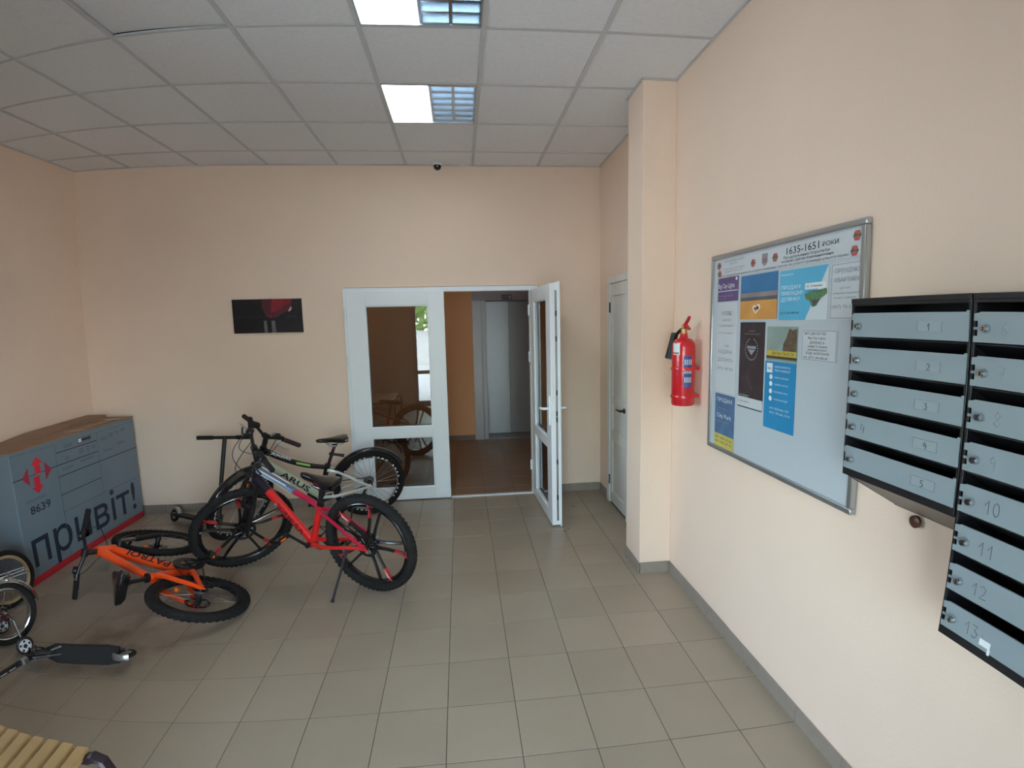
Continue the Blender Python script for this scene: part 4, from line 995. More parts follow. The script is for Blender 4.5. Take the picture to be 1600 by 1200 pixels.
    if sus:
        a = crown; b = rk+Vector((-0.012,0,0)); q = a.lerp(b, 0.40)
        m.tube([q+Vector((0.02,w,0)), q+Vector((0.04,w*0.6,0.02)), q+Vector((0.045,0,0.03)), q+Vector((0.04,-w*0.6,0.02)), q+Vector((0.02,-w,0))], 0.011, fm, k=8)
    fk = m.build('fork', parent=t, T=ST)
    if sus:
        for s in (1, -1):
            a = crown+Y*w*s; b = rk+Vector((-0.012, s*w, 0)); m = MB(); m.tube([a, a.lerp(b, 0.38)], 0.0135, c.get('stanch', STEEL), k=12); m.build('stanchion', parent=fk, T=ST)
    # cockpit
    gl = Vector(c['gl']); hw = gl.y; bc = Vector((c['gl'][0]+c.get('bar_fw', 0.045), 0, c['gl'][2]-c.get('bar_up', 0.03)))
    m = MB(); top = ht+ax*0.035; m.tube([ht, top+ax*0.012], 0.019, BLACK, k=12); m.tube([top, bc], [0.020, 0.018], BLACK, k=12); m.tube([bc-Y*0.024, bc+Y*0.024], 0.022, BLACK, k=12); m.build('stem', parent=t, T=ST)
    m = MB(); pts = []
    for f in (-1, -0.55, -0.35, -0.12, 0, 0.12, 0.35, 0.55, 1):
        k = min(1, max(0, (abs(f)-0.12)/0.3)); p = Vector((bc.x+(gl.x-bc.x)*(0.3*k+0.7*max(0, (abs(f)-0.35)/0.65)), f*hw, bc.z+(gl.z-bc.z)*k)); pts.append(p)
    m.tube(pts, 0.0112, c.get('barm', BLACK), k=10); hbar = m.build('handlebar', parent=t, T=ST)
    for s, i0, i1 in ((-1, 0, 1), (1, -1, -2)):
        a, b = pts[i0], pts[i1]; d = (b-a).normalized(); L_ = c.get('grip_l', 0.12)
        m = MB(); n = 10; m.tube([a-d*0.004]+[a+d*L_*i/n for i in range(n+1)], [0.012]+[0.0165+(0.0012 if i % 2 else 0) for i in range(n)]+[0.018], c.get('gripm', RUBBER), k=12); m.build('grip', parent=hbar, T=ST)
        m = MB(); q = a+d*(L_+0.03); m.tube([q-d*0.014, q+d*0.014], 0.019, BLACK, k=10)
        m.tube([q+Vector((0.01,0,-0.005)), q+Vector((0.045,0,-0.018)), q+Vector((0.062,0,-0.022))-d*0.03, q+Vector((0.060,0,-0.025))-d*0.11], [0.010, 0.009, 0.007, 0.006], c.get('levm', BLACK), k=8); m.build('brake_lever', parent=hbar, T=ST)
        if c.get('shifter', True):
            m = MB(); q = a+d*(L_+0.065); m.lathe([(0.0,0.018),(0.022,0.016),(0.026,0.006),(0.026,-0.006),(0.018,-0.012)], BLACK, q+Vector((0.006,0,0.012)), (0.2,0,1), 14); m.tube([q+Vector((0.015,0,0.012)), q+Vector((-0.01,0,0.02))-d*0.035], 0.005, BLACK, k=6); m.build('shifter', parent=hbar, T=ST)
    if c.get('bell'):
        m = MB(); q = bc+Vector((-0.01, c['bell'], 0.045)); m.lathe([(0.0,0.014),(0.012,0.012),(0.019,0.004),(0.020,-0.008),(0.016,-0.012)], CHROME, q, (0,0,1), 16); m.build('bell', parent=hbar, T=ST)
    for kx, (ca, cb_, dd) in enumerate(c.get('cables', [])):
        m = MB(); a = ST(ca); b = Vector(cb_); q1 = ST(Vector(ca)+Vector(dd)); pts = []
        for i in range(15):
            f = i/14; pts.append(a*(1-f)**3+q1*3*f*(1-f)**2+(b.lerp(q1, 0.5)+Vector((0.06,0,0.02)))*3*f*f*(1-f)+b*f**3)
        m.tube(pts, 0.0028, BLACK, k=6); m.build('cable', parent=t)
    # saddle and post
    nose, tail = Vector(c['nose']), Vector(c['tail']); sd = (nose-tail); L_ = sd.length; sdn = sd.normalized(); un = Vector((-sdn.z, 0, sdn.x))
    m = MB(); prof = [(-0.0,0.040,0.012),(0.03,0.068,0.030),(0.14,0.074,0.036),(0.30,0.066,0.034),(0.48,0.042,0.028),(0.68,0.026,0.026),(0.88,0.020,0.024),(0.97,0.015,0.018),(1.0,0.006,0.008)]
    vs = []; k = 14
    for f, wd_, th in prof:
        cc = tail+sdn*L_*f+un*(0.012*(1-f)**2)
        for j in range(k):
            q = 2*PI*j/k; sn, cs = math.sin(q), math.cos(q)
            vs.append(cc+Y*wd_*cs*c.get('sw', 1.0)+un*(th*0.45*sn if sn > 0 else th*c.get('sth', 1.3)*0.9*sn*(0.55+0.45*abs(cs))))
    fs = [(i*k+j, i*k+(j+1) % k, (i+1)*k+(j+1) % k, (i+1)*k+j) for i in range(len(prof)-1) for j in range(k)]+[tuple(range(k))[::-1], tuple(range((len(prof)-1)*k, len(prof)*k))]
    m.add(vs, fs, c.get('saddlem', BLACKG)); so = m.build('saddle', parent=t)
    mid = tail.lerp(nose, 0.42)-un*0.05; stt = sc_+(sc_-bb).normalized()*0.02
    m = MB()
    for s in (1, -1): m.tube([tail+sdn*0.03+Y*0.03*s-un*0.018, mid+Y*0.022*s-sdn*0.03, mid+Y*0.022*s+sdn*0.04, nose-sdn*0.06+Y*0.006*s-un*0.012], 0.0035, STEEL, k=6)
    m.build('saddle_rail', parent=so)
    m = MB(); m.tube([stt-(sc_-bb).normalized()*0.05, mid], 0.0135, c.get('postm', BLACK), k=12); m.tube([mid-sdn*0.02-un*0.004, mid+sdn*0.02-un*0.004], 0.014, BLACK, k=10); m.build('seatpost', parent=t)
    m = MB(); m.tube([stt-(sc_-bb).normalized()*0.008, stt+(sc_-bb).normalized()*0.008], r1*0.78, BLACK, k=14); m.build('seat_clamp', parent=t)
    # drivetrain (right side)
    m = MB(); cr = c.get('ring_r', 0.085); bo = bb-Y*0.05
    m.ring(bo, Y, cr, 0.004, c.get('ringm', DARKSTEEL), k=36, q=6, sq=0.6)
    for k in range(36): 
        a = 2*PI*k/36; e = Vector((math.cos(a),0,math.sin(a))); m.prism([bo+e*(cr+0.001)+Vector((-e.z,0,e.x))*0.003-Y*0.001, bo+e*(cr+0.009)-Y*0.001, bo+e*(cr+0.001)-Vector((-e.z,0,e.x))*0.003-Y*0.001], (0,0.002,0), c.get('ringm', DARKSTEEL))
    for k in range(5): a = 2*PI*k/5; m.tube([bo, bo+Vector((math.cos(a)*cr,0,math.sin(a)*cr))], 0.006, c.get('ringm', DARKSTEEL), k=6)
    if c.get('guard'): m.lathe([(cr*0.6,0),(cr+0.014,0),(cr+0.014,0.004),(cr*0.6,0.004)], BLACK, bo-Y*0.010, (0,-1,0), 36, cap=False)
    m.build('chainring', parent=t)
    ca = c.get('crank', 0.0); cl = c.get('crank_l', 0.165)
    for s, off in ((1, 0), (-1, PI)):
        e = Vector((math.cos(ca+off), 0, math.sin(ca+off))); b0 = bb+Y*0.055*s; b1 = b0+e*cl+Y*0.018*s
        m = MB(); m.tube([b0-Y*0.02*s, b0+Y*0.008*s], 0.016, c.get('crankm', BLACK), k=12); m.tube([b0, b0.lerp(b1, .5), b1], [0.014, 0.011, 0.013], c.get('crankm', BLACK), k=10, flat=((0,1,0), 0.6)); co = m.build('crank_arm', parent=t)
        q = b1+Y*0.012*s; pw = c.get('pw', 1.0); m = MB(); m.tube([q, q+Y*0.095*s*pw], 0.008, STEEL, k=8)
        for dx in (-0.032, 0.032): m.box(tuple(q+Vector((dx-0.006, 0.008*s, -0.011))), tuple(q+Vector((dx+0.006, 0.098*s*pw, 0.011))), BLACK)
        for yy in (0.010, 0.050, 0.090): m.box(tuple(q+Vector((-0.03, yy*s*pw, -0.009))), tuple(q+Vector((0.03, (yy+0.008)*s*pw, 0.009))), BLACK)
        m.box(tuple(q+Vector((-0.040, 0.03*s*pw, -0.006))), tuple(q+Vector((-0.037, 0.075*s*pw, 0.006))), REFLO); m.box(tuple(q+Vector((0.037, 0.03*s*pw, -0.006))), tuple(q+Vector((0.040, 0.075*s*pw, 0.006))), REFLO)
        m.build('pedal', parent=co, smooth=False)
    m = MB(); cg = Vector((0,-0.046,R)); sr = c.get('cog', 0.042)
    for i in range(c.get('cogs', 6)): m.ring(cg+Y*0.004*i, Y, sr-0.003*i if i < 5 else 0.022, 0.003, STEEL, k=20, q=5)
    m.build('cassette', parent=t)
    m = MB(); ch = []
    for k in range(9): a = -PI/2+PI*k/8; ch.append(bo+Vector((math.cos(a)*(cr+0.005), 0.002, math.sin(a)*(cr+0.005))))
    for k in range(9): a = PI/2+PI*k/8; ch.append(Vector((0, bo.y+0.002, R))+Vector((math.cos(a)*(sr*0.8), 0, math.sin(a)*(sr*0.8))))
    m.tube(ch, 0.0038, DARKSTEEL, k=6, closed=True); m.build('chain', parent=t)
    if c.get('derail', True):
        m = MB(); q = Vector((0.0,-0.060,R)); m.tube([q+Vector((0.0,0,-0.02)), q+Vector((0.02,-0.01,-0.06)), q+Vector((0.045,0,-0.12))], [0.014,0.012,0.009], BLACK, k=8)
        for dz, dx in ((-0.065, 0.022), (-0.125, 0.045)): m.lathe([(0.017,0),(0.017,0.004)], BLACK, q+Vector((dx,0.004,dz)), Y, 14)
        m.build('derailleur', parent=t)
    if c.get('kick'):
        a, b, b2 = c['kick']; m = MB(); m.tube([a, Vector(a).lerp(Vector(b), 0.12), b], [0.014, 0.009, 0.0075], c.get('kickm', DARKSTEEL), k=10); m.tube([b, b2], [0.013, 0.012], BLACK, k=10); m.build('kickstand', parent=t)
    if c.get('fender'):
        fmx = c['fender']; fw_ = tr+0.006
        def fender(cx, a0, a1, T, nm):
            m = MB(); n = 28; vs = []
            for i in range(n+1):
                a = a0+(a1-a0)*i/n; e = Vector((math.cos(a),0,math.sin(a)))
                for yy, dr in ((-fw_,-0.012),(-fw_*0.75,0.002),(-fw_*0.3,0.010),(fw_*0.3,0.010),(fw_*0.75,0.002),(fw_,-0.012),(fw_*0.7,-0.002),(0,0.005),(-fw_*0.7,-0.002)):
                    vs.append(Vector((cx,0,R))+e*(R+c.get('fgap',0.018)+dr)+Y*yy)
            k = 9; fs = [(i*k+j, i*k+(j+1) % k, (i+1)*k+(j+1) % k, (i+1)*k+j) for i in range(n) for j in range(k)]+[tuple(range(k))[::-1], tuple(range(n*k, (n+1)*k))]
            m.add(vs, fs, fmx)
            return m.build('fender', parent=t, T=T)
        for cx, a0, a1, front in c['fenders']: fender(cx, a0, a1, ST if front else None, 'fender')
    if c.get('bag'): pass
    return t

REDP = M('bike_red', (214, 34, 34), 0.28, coat=0.6); CRIM = M('bike_crimson', (176, 26, 62), 0.28, coat=0.6); NAVY = M('bike_navy', (34, 30, 44), 0.28, coat=0.5)
ICE = M('bike_ice', (150, 176, 196), 0.3, coat=0.4); REDD = M('mag_red', (170, 24, 34), 0.35, coat=0.4)
Gx = dict(dt0=NAVY, dt1=REDP, tt0=M('bike_steel_blue', (84, 96, 122), .3, coat=.5), tt1=CRIM, st=REDP, ht=NAVY, bb=REDP, cs=REDP, ss=CRIM)
red = make_bike('large red mountain bike with black mag wheels parked on its kickstand',
  upright(-0.596, 3.125, -0.454, 0.129, 0.991, 0.0),
  dict(R=.335, tire_r=.029, htb=(.865,0,.69), htt=(.828,0,.79), steer=math.radians(57), wheel='mag', mag=BLACKG, accent=REDD, rim=BLACKG, knobs=64, disc=True, ph=0.628,
       wb=1.05, bb=(.46,0,.28), sc=(.35,0,.55), fm=Gx, tube=.031, dt_split=.22, tt_split=.62, fork=BLACK, stanch=DARKSTEEL, gl=(.76,.33,.96), nose=(.46,0,.775), tail=(.19,0,.72),
       crank=math.radians(28), cables=[((.80,.20,.95),(.86,.0,.72),(.16,.03,-.10)), ((.80,-.20,.95),(.85,.02,.70),(.20,-.02,-.12)), ((.80,-.10,.93),(.84,-.02,.70),(.24,.05,-.16)), ((.80,.12,.93),(.88,.04,.55),(.22,.0,-.2))],
       stripe=[(.02,.60,.004,.010,ICE), (.0,.30,-.012,.012,ICE), (.10,.58,-.010,.004,INKW), (.05,.5,.017,.003,INKW)],
       texts=[('lettering','FORMULA',1,(.872,0,.71),(.46,0,.28),.42,.86,.032,.0292,M('dark_red_print',(110,16,22),.4),.45)],
       sth=2.3, kick=((.13,.066,.31),(.166,.222,.045),(.168,.228,.036)), crankm=BLACK))
# oval head badge of the red bike sits on the down tube
m = MB(); m.lathe([(0,0),(0.014,0),(0.014,0.003),(0,0.003)], M('silver_badge', (190,180,186), .3, .6), (.70,.0275,.533), (0,1,0), 12, cap=False); m.build('badge', parent=red)

WF = M('bike_white', (214, 220, 216), 0.3, coat=0.5); WGRN = M('bike_pale_green', (196, 208, 180), 0.3, coat=0.5); LIME = M('bike_lime', (160, 214, 110), 0.35)
white = make_bike('white and pale green bike with black mudguards standing behind the red one, its front turned',
  upright(-0.865, 4.457, 0.323, 0.174, 1.029, 0.0),
  dict(R=.3, tire_r=.024, htb=(.83,0,.62), htt=(.79,0,.735), steer=math.radians(45), wheel='spoke', rim=BLACKG, rimtext=True, reflector=(-0.9, 2.0), hubm=DARKSTEEL, nspokes=28, disc=False,
       wb=.99, bb=(.40,0,.25), sc=(.335,0,.50), fm=dict(dt0=WGRN, dt1=WGRN, tt0=BLACKG, tt1=BLACKG, st=BLACKG, ht=BLACKG, bb=WF, cs=WF, ss=WF), tube=.031, tt_bow=-.035, fork=BLACK, stanch=CHROME,
       gl=(.72,.29,.86), nose=(.41,0,.745), tail=(.16,0,.735), crank=2.0, guard=True, gripm=M('brown_grip', (46, 24, 24), .7), levm=M('grey_lever', (176,178,178), .35, .6), bell=.07, crank_l=.14,
       stripe=[(.12,.38,.020,.006,WF), (.50,.72,.0,.016,LIME)],
       texts=[('lettering','ARUS',1,(.83,0,.64),(.40,0,.25),.34,.80,.042,.0290,INKD,.25), ('lettering','ARDIS',1,(.79,0,.715),(.335,0,.49),.10,.42,.020,.030,INKW)],
       cables=[((.76,.14,.85),(.80,.02,.66),(.16,.03,-.10)), ((.76,-.14,.85),(.80,-.02,.66),(.2,-.02,-.14)), ((.76,.1,.85),(.86,.03,.5),(.22,.05,-.18))],
       fender=BLACKG, fenders=[(0, math.radians(150), math.radians(28), False), (.99, math.radians(118), math.radians(30), True)], fgap=.02,
       kick=((.13,.06,.25),(.20,.20,.052),(.202,.206,.043)), kickm=BLACK))
m = MB(); m.tube([(.315,0,.62), (.25,0,.60), (.20,0,.585)], [0.012,0.012,0.014], BLACK, k=8); m.lathe([(0.0,0),(0.016,0),(0.016,0.012),(0,0.012)], M('red_reflector', (150,20,24), .3), (.285,0,.66), (-1,0,0.2), 12, cap=False); m.build('fender_bracket', parent=white)

# orange bike lying on its left side
ORG = M('bike_orange', (250, 82, 20), 0.3, coat=0.5)
def rodr(v, a):
    th = a.length; return Matrix.Rotation(th, 3, a.normalized()) @ v if th > 1e-9 else v
ra = Vector((-.223, .245, -.479))
Bo = [rodr(Vector(q), ra) for q in ((-.94,.34,0), (0,0,-1), (-.34,-.94,0))]
F_o = Bo[0].normalized(); L_o = (Bo[1]-F_o*Bo[1].dot(F_o)).normalized(); U_o = F_o.cross(L_o)
sO = 0.944; ORI = Vector((-1.603, 2.948, 0.112))-U_o*0.3*sO
orange = make_bike('orange mountain bike lying on its side on the tiles',
  basis(F_o*sO, L_o*sO, U_o*sO, ORI),
  dict(R=.3, tire_r=.029, htb=(.83,0,.62), htt=(.79,0,.73), steer=math.radians(5.5), wheel='spoke', rim=BLACK, knobs=48, disc=True, nspokes=28, reflector=(0.6, 2.4),
       wb=.99, bb=(.40,0,.26), sc=(.335,0,.50), fm={k: ORG for k in ('dt0','dt1','tt0','tt1','st','ht','bb','cs','ss')}, tube=.040, sth=2.6, sw=1.5, fork=BLACK, gl=(.72,.30,.84), nose=(.41,0,.70), tail=(.16,0,.70),
       crank=math.radians(100), crank_l=.15, pw=.45, guard=True, texts=[('lettering','PATROL',-1,(.83,0,.64),(.40,0,.26),.20,.80,.044,.0375,INKD,math.radians(38))],
       cables=[((.76,.15,.83),(.82,.02,.66),(.16,.03,-.10)), ((.76,-.15,.83),(.82,-.02,.66),(.2,-.02,-.14))], kick=((.13,.06,.25),(.33,.07,.24),(.345,.07,.24))))

# chromed children's bicycle with training wheels, mostly outside the picture
BEIGE = M('cream_rim', (196, 172, 128), 0.5); DKRED = M('bike_maroon', (70, 24, 34), 0.35, coat=.4)
def kid(label, mat, **kw):
    c = dict(R=.2, tire_r=.02, htb=(.50,0,.44), htt=(.475,0,.52), steer=0.1, wheel='spoke', rim=CHROME, nspokes=20, hubm=CHROME, wb=.60, bb=(.24,0,.20), sc=(.17,0,.36),
             fm={k: DKRED for k in ('dt0','dt1','tt0','tt1','st','ht','bb','cs','ss')}, tube=.020, fork=CHROME, sus=False, gl=(.42,.22,.66), nose=(.24,0,.50), tail=(.05,0,.50), crank=0.6, crank_l=.10, ring_r=.055, cog=.03, cogs=1,
             derail=False, shifter=False, fender=CHROME, fenders=[(0, math.radians(175), math.radians(35), False), (.60, math.radians(125), math.radians(25), True)], fgap=.014)
    c.update(kw); return make_bike(label, mat, c)
k1 = kid('small child bicycle with chrome mudguards and a white training wheel', upright(-2.575, 2.60, math.radians(60), 0.0, 0.93))
m = MB(); m.tube([(0,.07,.2),(0,.13,.2),(-.01,.182,.055)], [0.006,0.006,0.006], CHROME, k=6)
tw = m.build('training_wheel_arm', parent=k1)
for s in (1, -1):
    m = MB(); q = Vector((-.01, 0.192*s, .055)); m.ring(q, Vector((0,1,0)), .046, .010, BLACK, k=24, q=8, sq=1.2); m.lathe([(0,-.010),(.012,-.012),(.040,-.010),(.044,0),(.040,.010),(.012,.012),(0,.010)], INKW, q, (0,1,0), 24, cap=False)
    for yy in (-.0125, .0125):
        m.lathe([(0,0),(.013,0),(.013,.0012*(1 if yy > 0 else -1))], BLACK, q+Vector((0,yy,0)), (0,1,0), 14)
        for k in range(5):
            a = 2*PI*k/5+.3; m.lathe([(0,0),(.0075,0),(.0075,.0012*(1 if yy > 0 else -1))], BLACK, q+Vector((math.cos(a)*.030,yy*0.9,math.sin(a)*.030)), (0,1,0), 10)
    if s == -1: m.tube([(0,-.07,.2),(0,-.13,.2),(-.01,-.182,.055)], [0.006,0.006,0.006], CHROME, k=6)
    m.build('training_wheel', parent=k1)['label'] = 'white training wheel with black spots'
m = MB()
for y in (-.05, .0, .05): m.tube([(.14,y*.6,.40),(-.04,y,.425),(-.19,y,.425)], .005, CHROME, k=6)
for x_ in (-.18, -.08, .02): m.tube([(x_,-.055,.425),(x_,.055,.425)], .005, CHROME, k=6)
m.tube([(-.10,-.05,.425),(0,-.068,.2)], .004, CHROME, k=6)
m.build('luggage_rack', parent=k1)
k2 = kid('small dark bicycle with cream wheel rims beside the grey box', upright(-2.90, 3.02, math.radians(66), -0.03, 0.86), rim=BEIGE, hubm=BLACK, fork=BLACK, fender=None, R=.22, htb=(.52,0,.48), htt=(.495,0,.56), bb=(.25,0,.22), sc=(.18,0,.38), nose=(.25,0,.54), tail=(.06,0,.54), gl=(.44,.22,.70), wb=.62, crank=2.2,
         fm={k: BLACK for k in ('dt0','dt1','tt0','tt1','st','ht','bb','cs','ss')})

# ------------------------------------------------------------------ scooters
def make_scooter(label, mat, steer=0.0, steerm=BLACK, clampm=ALU, deckm=None, words=False, fold=False):
    t = tag(empty('kick_scooter', mat=mat), label, 'scooter'); Y = Vector((0,1,0))
    grip_tape = M('grip_tape', (44, 44, 46), 0.95, bump=0.5, bscale=400)
    hb = Vector((.565,0,.13)); ax = Vector((-.14,0,.99)).normalized(); S = Matrix.Rotation(steer, 3, ax)
    def ST(v): return hb+S @ (Vector(v)-hb)
    m = MB(); pts = [(.03,-.045),(.03,.045),(.10,.058),(.44,.058),(.50,.035),(.53,.02),(.53,-.02),(.50,-.035),(.44,-.058),(.10,-.058)]
    m.prism([(x,y,.058) for x, y in pts], (0,0,.022), deckm or BLACK); dk = m.build('deck', parent=t, bevel=0.003)
    m = MB(); m.prism([(x,y*.92,.0802) for x, y in pts[1:5]+pts[8:]+pts[:1]], (0,0,.001), grip_tape); m.build('grip_tape', parent=dk, smooth=False)
    m = MB(); m.tube([(.48,0,.070),(.53,0,.10),(.565,0,.135)], [.026,.026,.024], BLACK, k=12); m.tube([hb-ax*.03, hb+ax*.09], .022, BLACK, k=14); m.prism([(.40,-.004,.08),(.55,-.004,.09),(.552,-.004,.2)], (0,.008,0), BLACK); m.build('neck', parent=t)
    for cx, T, nm in ((0, None, 0), (.60, ST, 1)):
        m = MB(); C = Vector((cx,0,.055)); m.ring(C, Y, .041, .014, RUBBER, k=30, q=10, sq=.9); m.lathe([(0,-.013),(.012,-.013),(.030,-.010),(.034,0),(.030,.010),(.012,.013),(0,.013)], clampm, C, Y, 20, cap=False); w = m.build('wheel', parent=t, T=T)
        m = MB(); m.tube([C-Y*.032, C+Y*.032], .006, STEEL, k=8); m.build('axle', parent=w, T=T)
    m = MB()
    for s in (1,-1): m.tube([(.03,.036*s,.068),(.0,.026*s,.055)], .008, BLACK, k=8)
    n = 10; pts = [(math.cos(a)*.064, math.sin(a)*.064+.055) for a in [math.radians(20+110*i/n) for i in range(n+1)]]
    m.tube([(x,0,z) for x, z in pts], .014, clampm, k=8, flat=((0,1,0),1.5)); m.build('rear_brake', parent=t)
    m = MB()
    for s in (1,-1): m.tube([(.556,.028*s,.128),(.60,.028*s,.055)], .009, BLACK, k=8)
    m.tube([(.556,-.028,.128),(.556,.028,.128)], .014, BLACK, k=10); m.build('fork', parent=t, T=ST)
    tp = hb+ax*.66
    m = MB(); m.tube([hb+ax*.09, tp], .0165, steerm, k=14); m.tube([tp-Y*.21, tp, tp+Y*.21], .0145, steerm, k=12); bar = m.build('handlebar', parent=t, T=ST)
    for s in (1,-1): m = MB(); m.tube([tp+Y*s*(.225-.13*i/9) for i in range(10)], [.0175+(.001 if i % 2 else 0) for i in range(10)], RUBBER, k=12); m.build('grip', parent=bar, T=ST)
    m = MB(); m.tube([hb+ax*.10, hb+ax*.16], .024, clampm, k=14); m.box(tuple(hb+ax*.13+Vector((-.035,-.012,-.02))), tuple(hb+ax*.13+Vector((-.015,.012,.02))), clampm); m.build('clamp', parent=t, T=ST)
    if words:
        m = MB(); text(m, 'scooter', (.40,-.05,.0826), (0.94,0.34,0), (-0.34,0.94,0), .11, .012, INKW)
        for i in range(3): m.tube([hb+ax*(.24+.10*i)+Vector((0,-.0,0))-Y*.0+Vector((-.0165,0,0)), hb+ax*(.31+.10*i)+Vector((-.0165,0,0))], .003, INKW, k=5)
        m.build('lettering', parent=t, smooth=False)
    return t
# standing by the wall: bars along the wall
Fs = Vector((.87,-.49,0)).normalized(); ln = math.radians(17); Ls0 = Vector((0,0,1)).cross(Fs)
Us = (Vector((0,0,1))*math.cos(ln)+Ls0*math.sin(ln)); Ls = Us.cross(Fs)
make_scooter('black kick scooter leaning upright against the far wall behind the bikes', basis(Fs, Ls, Us, Vector((-2.60, 4.53, 0.001))), steer=math.radians(-58))
# lying on its side near the viewer
Fl = Vector((-1.0,-.02,0)).normalized(); Ul = Vector((.05,-1.0,.235)).normalized(); Ll = Ul.cross(Fl).normalized(); Ul = Fl.cross(Ll)
make_scooter('black kick scooter lying flat on the floor with its bar towards the bench', basis(Fl*.88, Ll*.88, Ul*.88, Vector((-1.76, 2.515, 0.055))), steer=math.radians(4), words=True)

# ------------------------------------------------------------------ big grey parcel box with red foot
BGX, BY0, BY1, BZ = -2.965, 3.305, 4.712, 0.945
t = tag(empty('parcel_box', (BGX-0.19, (BY0+BY1)/2, 0)), 'large grey blue box with the word привіт and red arrows in the left corner', 'box')
O = Vector(t.location); T = lambda v: v-O
GB = M('box_grey_blue', (112, 128, 140), 0.55, var=0.04, vscale=3); CARD = M('cardboard', (150, 122, 100), 0.85, var=0.1, vscale=6, bump=.1, bscale=40); REDL = M('box_red', (176, 32, 44), 0.5); PINK = M('arrow_red', (212, 36, 60), 0.5)
m = MB(); m.box((BGX-0.375, BY0, 0.05), (BGX, BY1, BZ-0.02), GB); m.build('box_body', parent=t, T=T, bevel=0.006)
m = MB(); m.box((BGX-0.372, BY0+0.003, 0.0), (BGX+0.002, BY1-0.003, 0.05), REDL); m.build('red_base', parent=t, T=T, bevel=0.003)['label'] = 'red strip along the foot of the box'
m = MB(); m.box((BGX-0.377, BY0-0.002, BZ-0.02), (BGX+0.001, BY1+0.002, BZ-0.012), CARD)
m.prism([(BGX-0.37, BY0+0.25, BZ-0.012), (BGX-0.37, BY1-0.02, BZ-0.012), (BGX-0.37, BY1-0.05, BZ+0.02), (BGX-0.37, BY0+0.6, BZ+0.012)], (0.16, 0, -0.002), CARD); m.build('cardboard_top', parent=t, T=T, smooth=False)
m = MB(); FILM = M('shiny_wrap', (170, 160, 148), 0.15, var=.1)
for a, b, c_, d_, w in ((3.95,.01,4.10,.0,.02),(4.42,.02,4.52,.0,.03),(4.2,.0,4.45,.012,.05)): m.prism([(BGX-0.06, a, BZ+b-.008), (BGX-0.01, c_, BZ+d_-.008), (BGX-0.01, c_+w, BZ+d_-.008), (BGX-0.06, a+w, BZ+b-.008)], (0,0,.004), FILM)
m.build('plastic_wrap', parent=t, T=T, smooth=False)
def BP(y, z): return Vector((BGX+0.0008, y, z))
yw_, zw_ = (0,1,0), (0,0,1)
m = MB(); FINK = M('box_print_dark', (30, 38, 58), 0.6, var=.02); FINKL = M('box_print_faint', (84, 98, 112), 0.6, var=.02)
text_parts('привіт!', 'letter', t, T, BP(3.375, 0.118), Vector(yw_), Vector(zw_), 1.245, 0.2496, FINK, 0.007)
text_parts('8639', 'digit', t, T, BP(3.425, 0.478), Vector(yw_), Vector(zw_), 0.205, 0.056, FINK, 0.015)
m = MB(); text(m, 'поштомат', BP(3.40, 0.56), yw_, zw_, 0.2, 0.028, FINKL); m.build('lettering', parent=t, T=T, smooth=False)
m = MB()
def ln_(y0, z0, y1, z1, w, mt): m.prism([BP(y0,z0), BP(y1,z1), BP(y1,z1+w), BP(y0,z0+w)] if abs(y1-y0) > abs(z1-z0) else [BP(y0,z0), BP(y0+w,z0), BP(y1+w,z1), BP(y1,z1)], (0.0006,0,0), mt)
for y0, z0, y1, z1, w, mt in ((BY0, .738, 3.42, .737, .006, FINK), (3.66, .737, 4.21, .733, .006, FINK), (3.755,.650,BY1,.645,.006,FINK), (3.745,.515,4.21,.513,.005,FINK), (3.74,.387,BY1,.378,.004,FINKL), (3.755,.828,4.21,.822,.006,FINK), (BY0,.905,3.75,.892,.003,FINKL), (4.21,.885,BY1,.884,.003,FINKL), (BY0,.905,BY0+.01,.905,.003,FINKL), (3.45,.737,3.63,.737,.004,FINK)): ln_(y0, z0, y1, z1, w, mt)
for y, z0, z1 in ((3.748, .05, .89), (4.22, .38, .885)): ln_(y, z0, y, z1, .003, FINKL)
m.build('printed_line', parent=t, T=T, smooth=False)
for cy, cz, dy, dz in ((3.553,.795,0,1), (3.533,.665,0,-1)):
    m = MB(); m.prism([BP(cy-.028,cz-.058*dz), BP(cy+.028,cz-.058*dz), BP(cy+.028,cz+.01*dz), BP(cy+.058,cz+.01*dz), BP(cy,cz+.062*dz), BP(cy-.058,cz+.01*dz), BP(cy-.028,cz+.01*dz)], (.001,0,0), PINK); m.build('red_arrow', parent=t, T=T, smooth=False)
for cy, s in ((3.655, 1), (3.43, -1)):
    m = MB(); m.prism([BP(cy-.03*s,.737-.062), BP(cy+.035*s,.737), BP(cy-.03*s,.737+.062)], (.001,0,0), M('arrow_red_dull', (160, 36, 62), .5)); m.build('red_arrow', parent=t, T=T, smooth=False)
m = MB(); m.prism([BP(4.0,.848), BP(4.155,.848), BP(4.155,.888), BP(4.0,.888)], (.0012,0,0), FINK); m.prism([BP(4.005,.853), BP(4.15,.853), BP(4.15,.883), BP(4.005,.883)], (.0016,0,0), INKW)
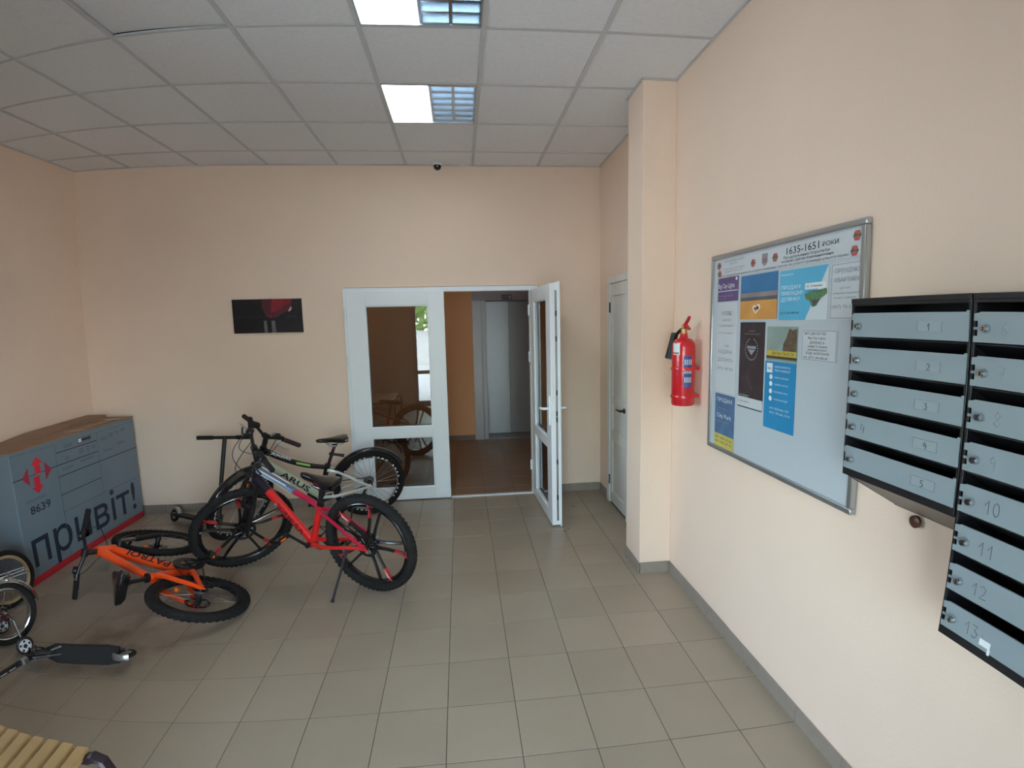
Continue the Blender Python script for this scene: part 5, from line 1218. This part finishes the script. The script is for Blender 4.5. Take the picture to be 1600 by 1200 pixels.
m.prism([BP(4.04,.855), BP(4.148,.855), BP(4.148,.881), BP(4.04,.881)], (.002,0,0), FINK); m.build('logo_plate', parent=t, T=T, smooth=False)
m = MB()
for y, z, w, h in ((3.84,.758,.05,.03),(4.0,.768,.05,.045),(4.09,.765,.03,.05),(4.15,.775,.04,.03),(3.80,.69,.12,.02),(4.0,.70,.16,.02),(3.84,.85,.10,.025),(4.26,.81,.08,.03),(4.36,.82,.06,.035),(4.46,.83,.04,.025),(4.53,.835,.06,.03),(4.28,.71,.12,.02),(4.46,.73,.10,.025)):
    for k in range(3): ln_(y, z+k*h/3, y+w, z+k*h/3, h/7, FINKL)
m.build('small_print', parent=t, T=T, smooth=False)
for cy in (3.88, 3.81): 
    pass

# ------------------------------------------------------------------ slatted bench, lower left corner
t = tag(empty('bench', (-1.36, 0.95, 0)), 'light wooden slatted bench on dark metal legs in the near left corner', 'bench')
O = Vector(t.location); T = lambda v: v-O
PINE = M('pine', (172, 140, 92), 0.45, var=0.12, vscale=5); BM_ = M('bench_metal', (46, 34, 42), 0.45, metal=.4)
for k in range(7):
    x1 = -1.186-0.0600*k; m = MB(); m.box((x1-0.042, 0.30, 0.428), (x1, 1.362+0.004*k+random.uniform(-.004,.004), 0.45), PINE); m.build('slat', parent=t, T=T, bevel=0.003)
for y in (1.335, 0.8, 0.42):
    m = MB(); m.box((-1.60, y-0.02, 0.418), (-1.18, y+0.02, 0.428), BM_)
    m.build('cross_bar', parent=t, T=T, smooth=False)
for y in (1.335, 0.45):
    m = MB(); pts = [(-1.185, y, 0.424), (-1.155, y, 0.436), (-1.125, y, 0.425), (-1.105, y, 0.37), (-1.11, y, 0.2), (-1.13, y, 0.0)]
    m.tube(pts, 0.016, BM_, k=8, flat=((0,1,0), 1.6)); m.build('leg', parent=t, T=T)
    m = MB(); m.tube([(-1.59, y, 0.424), (-1.63, y, 0.40), (-1.65, y, 0.2), (-1.64, y, 0.0)], 0.013, BM_, k=8, flat=((0,1,0), 1.6)); m.build('leg', parent=t, T=T)
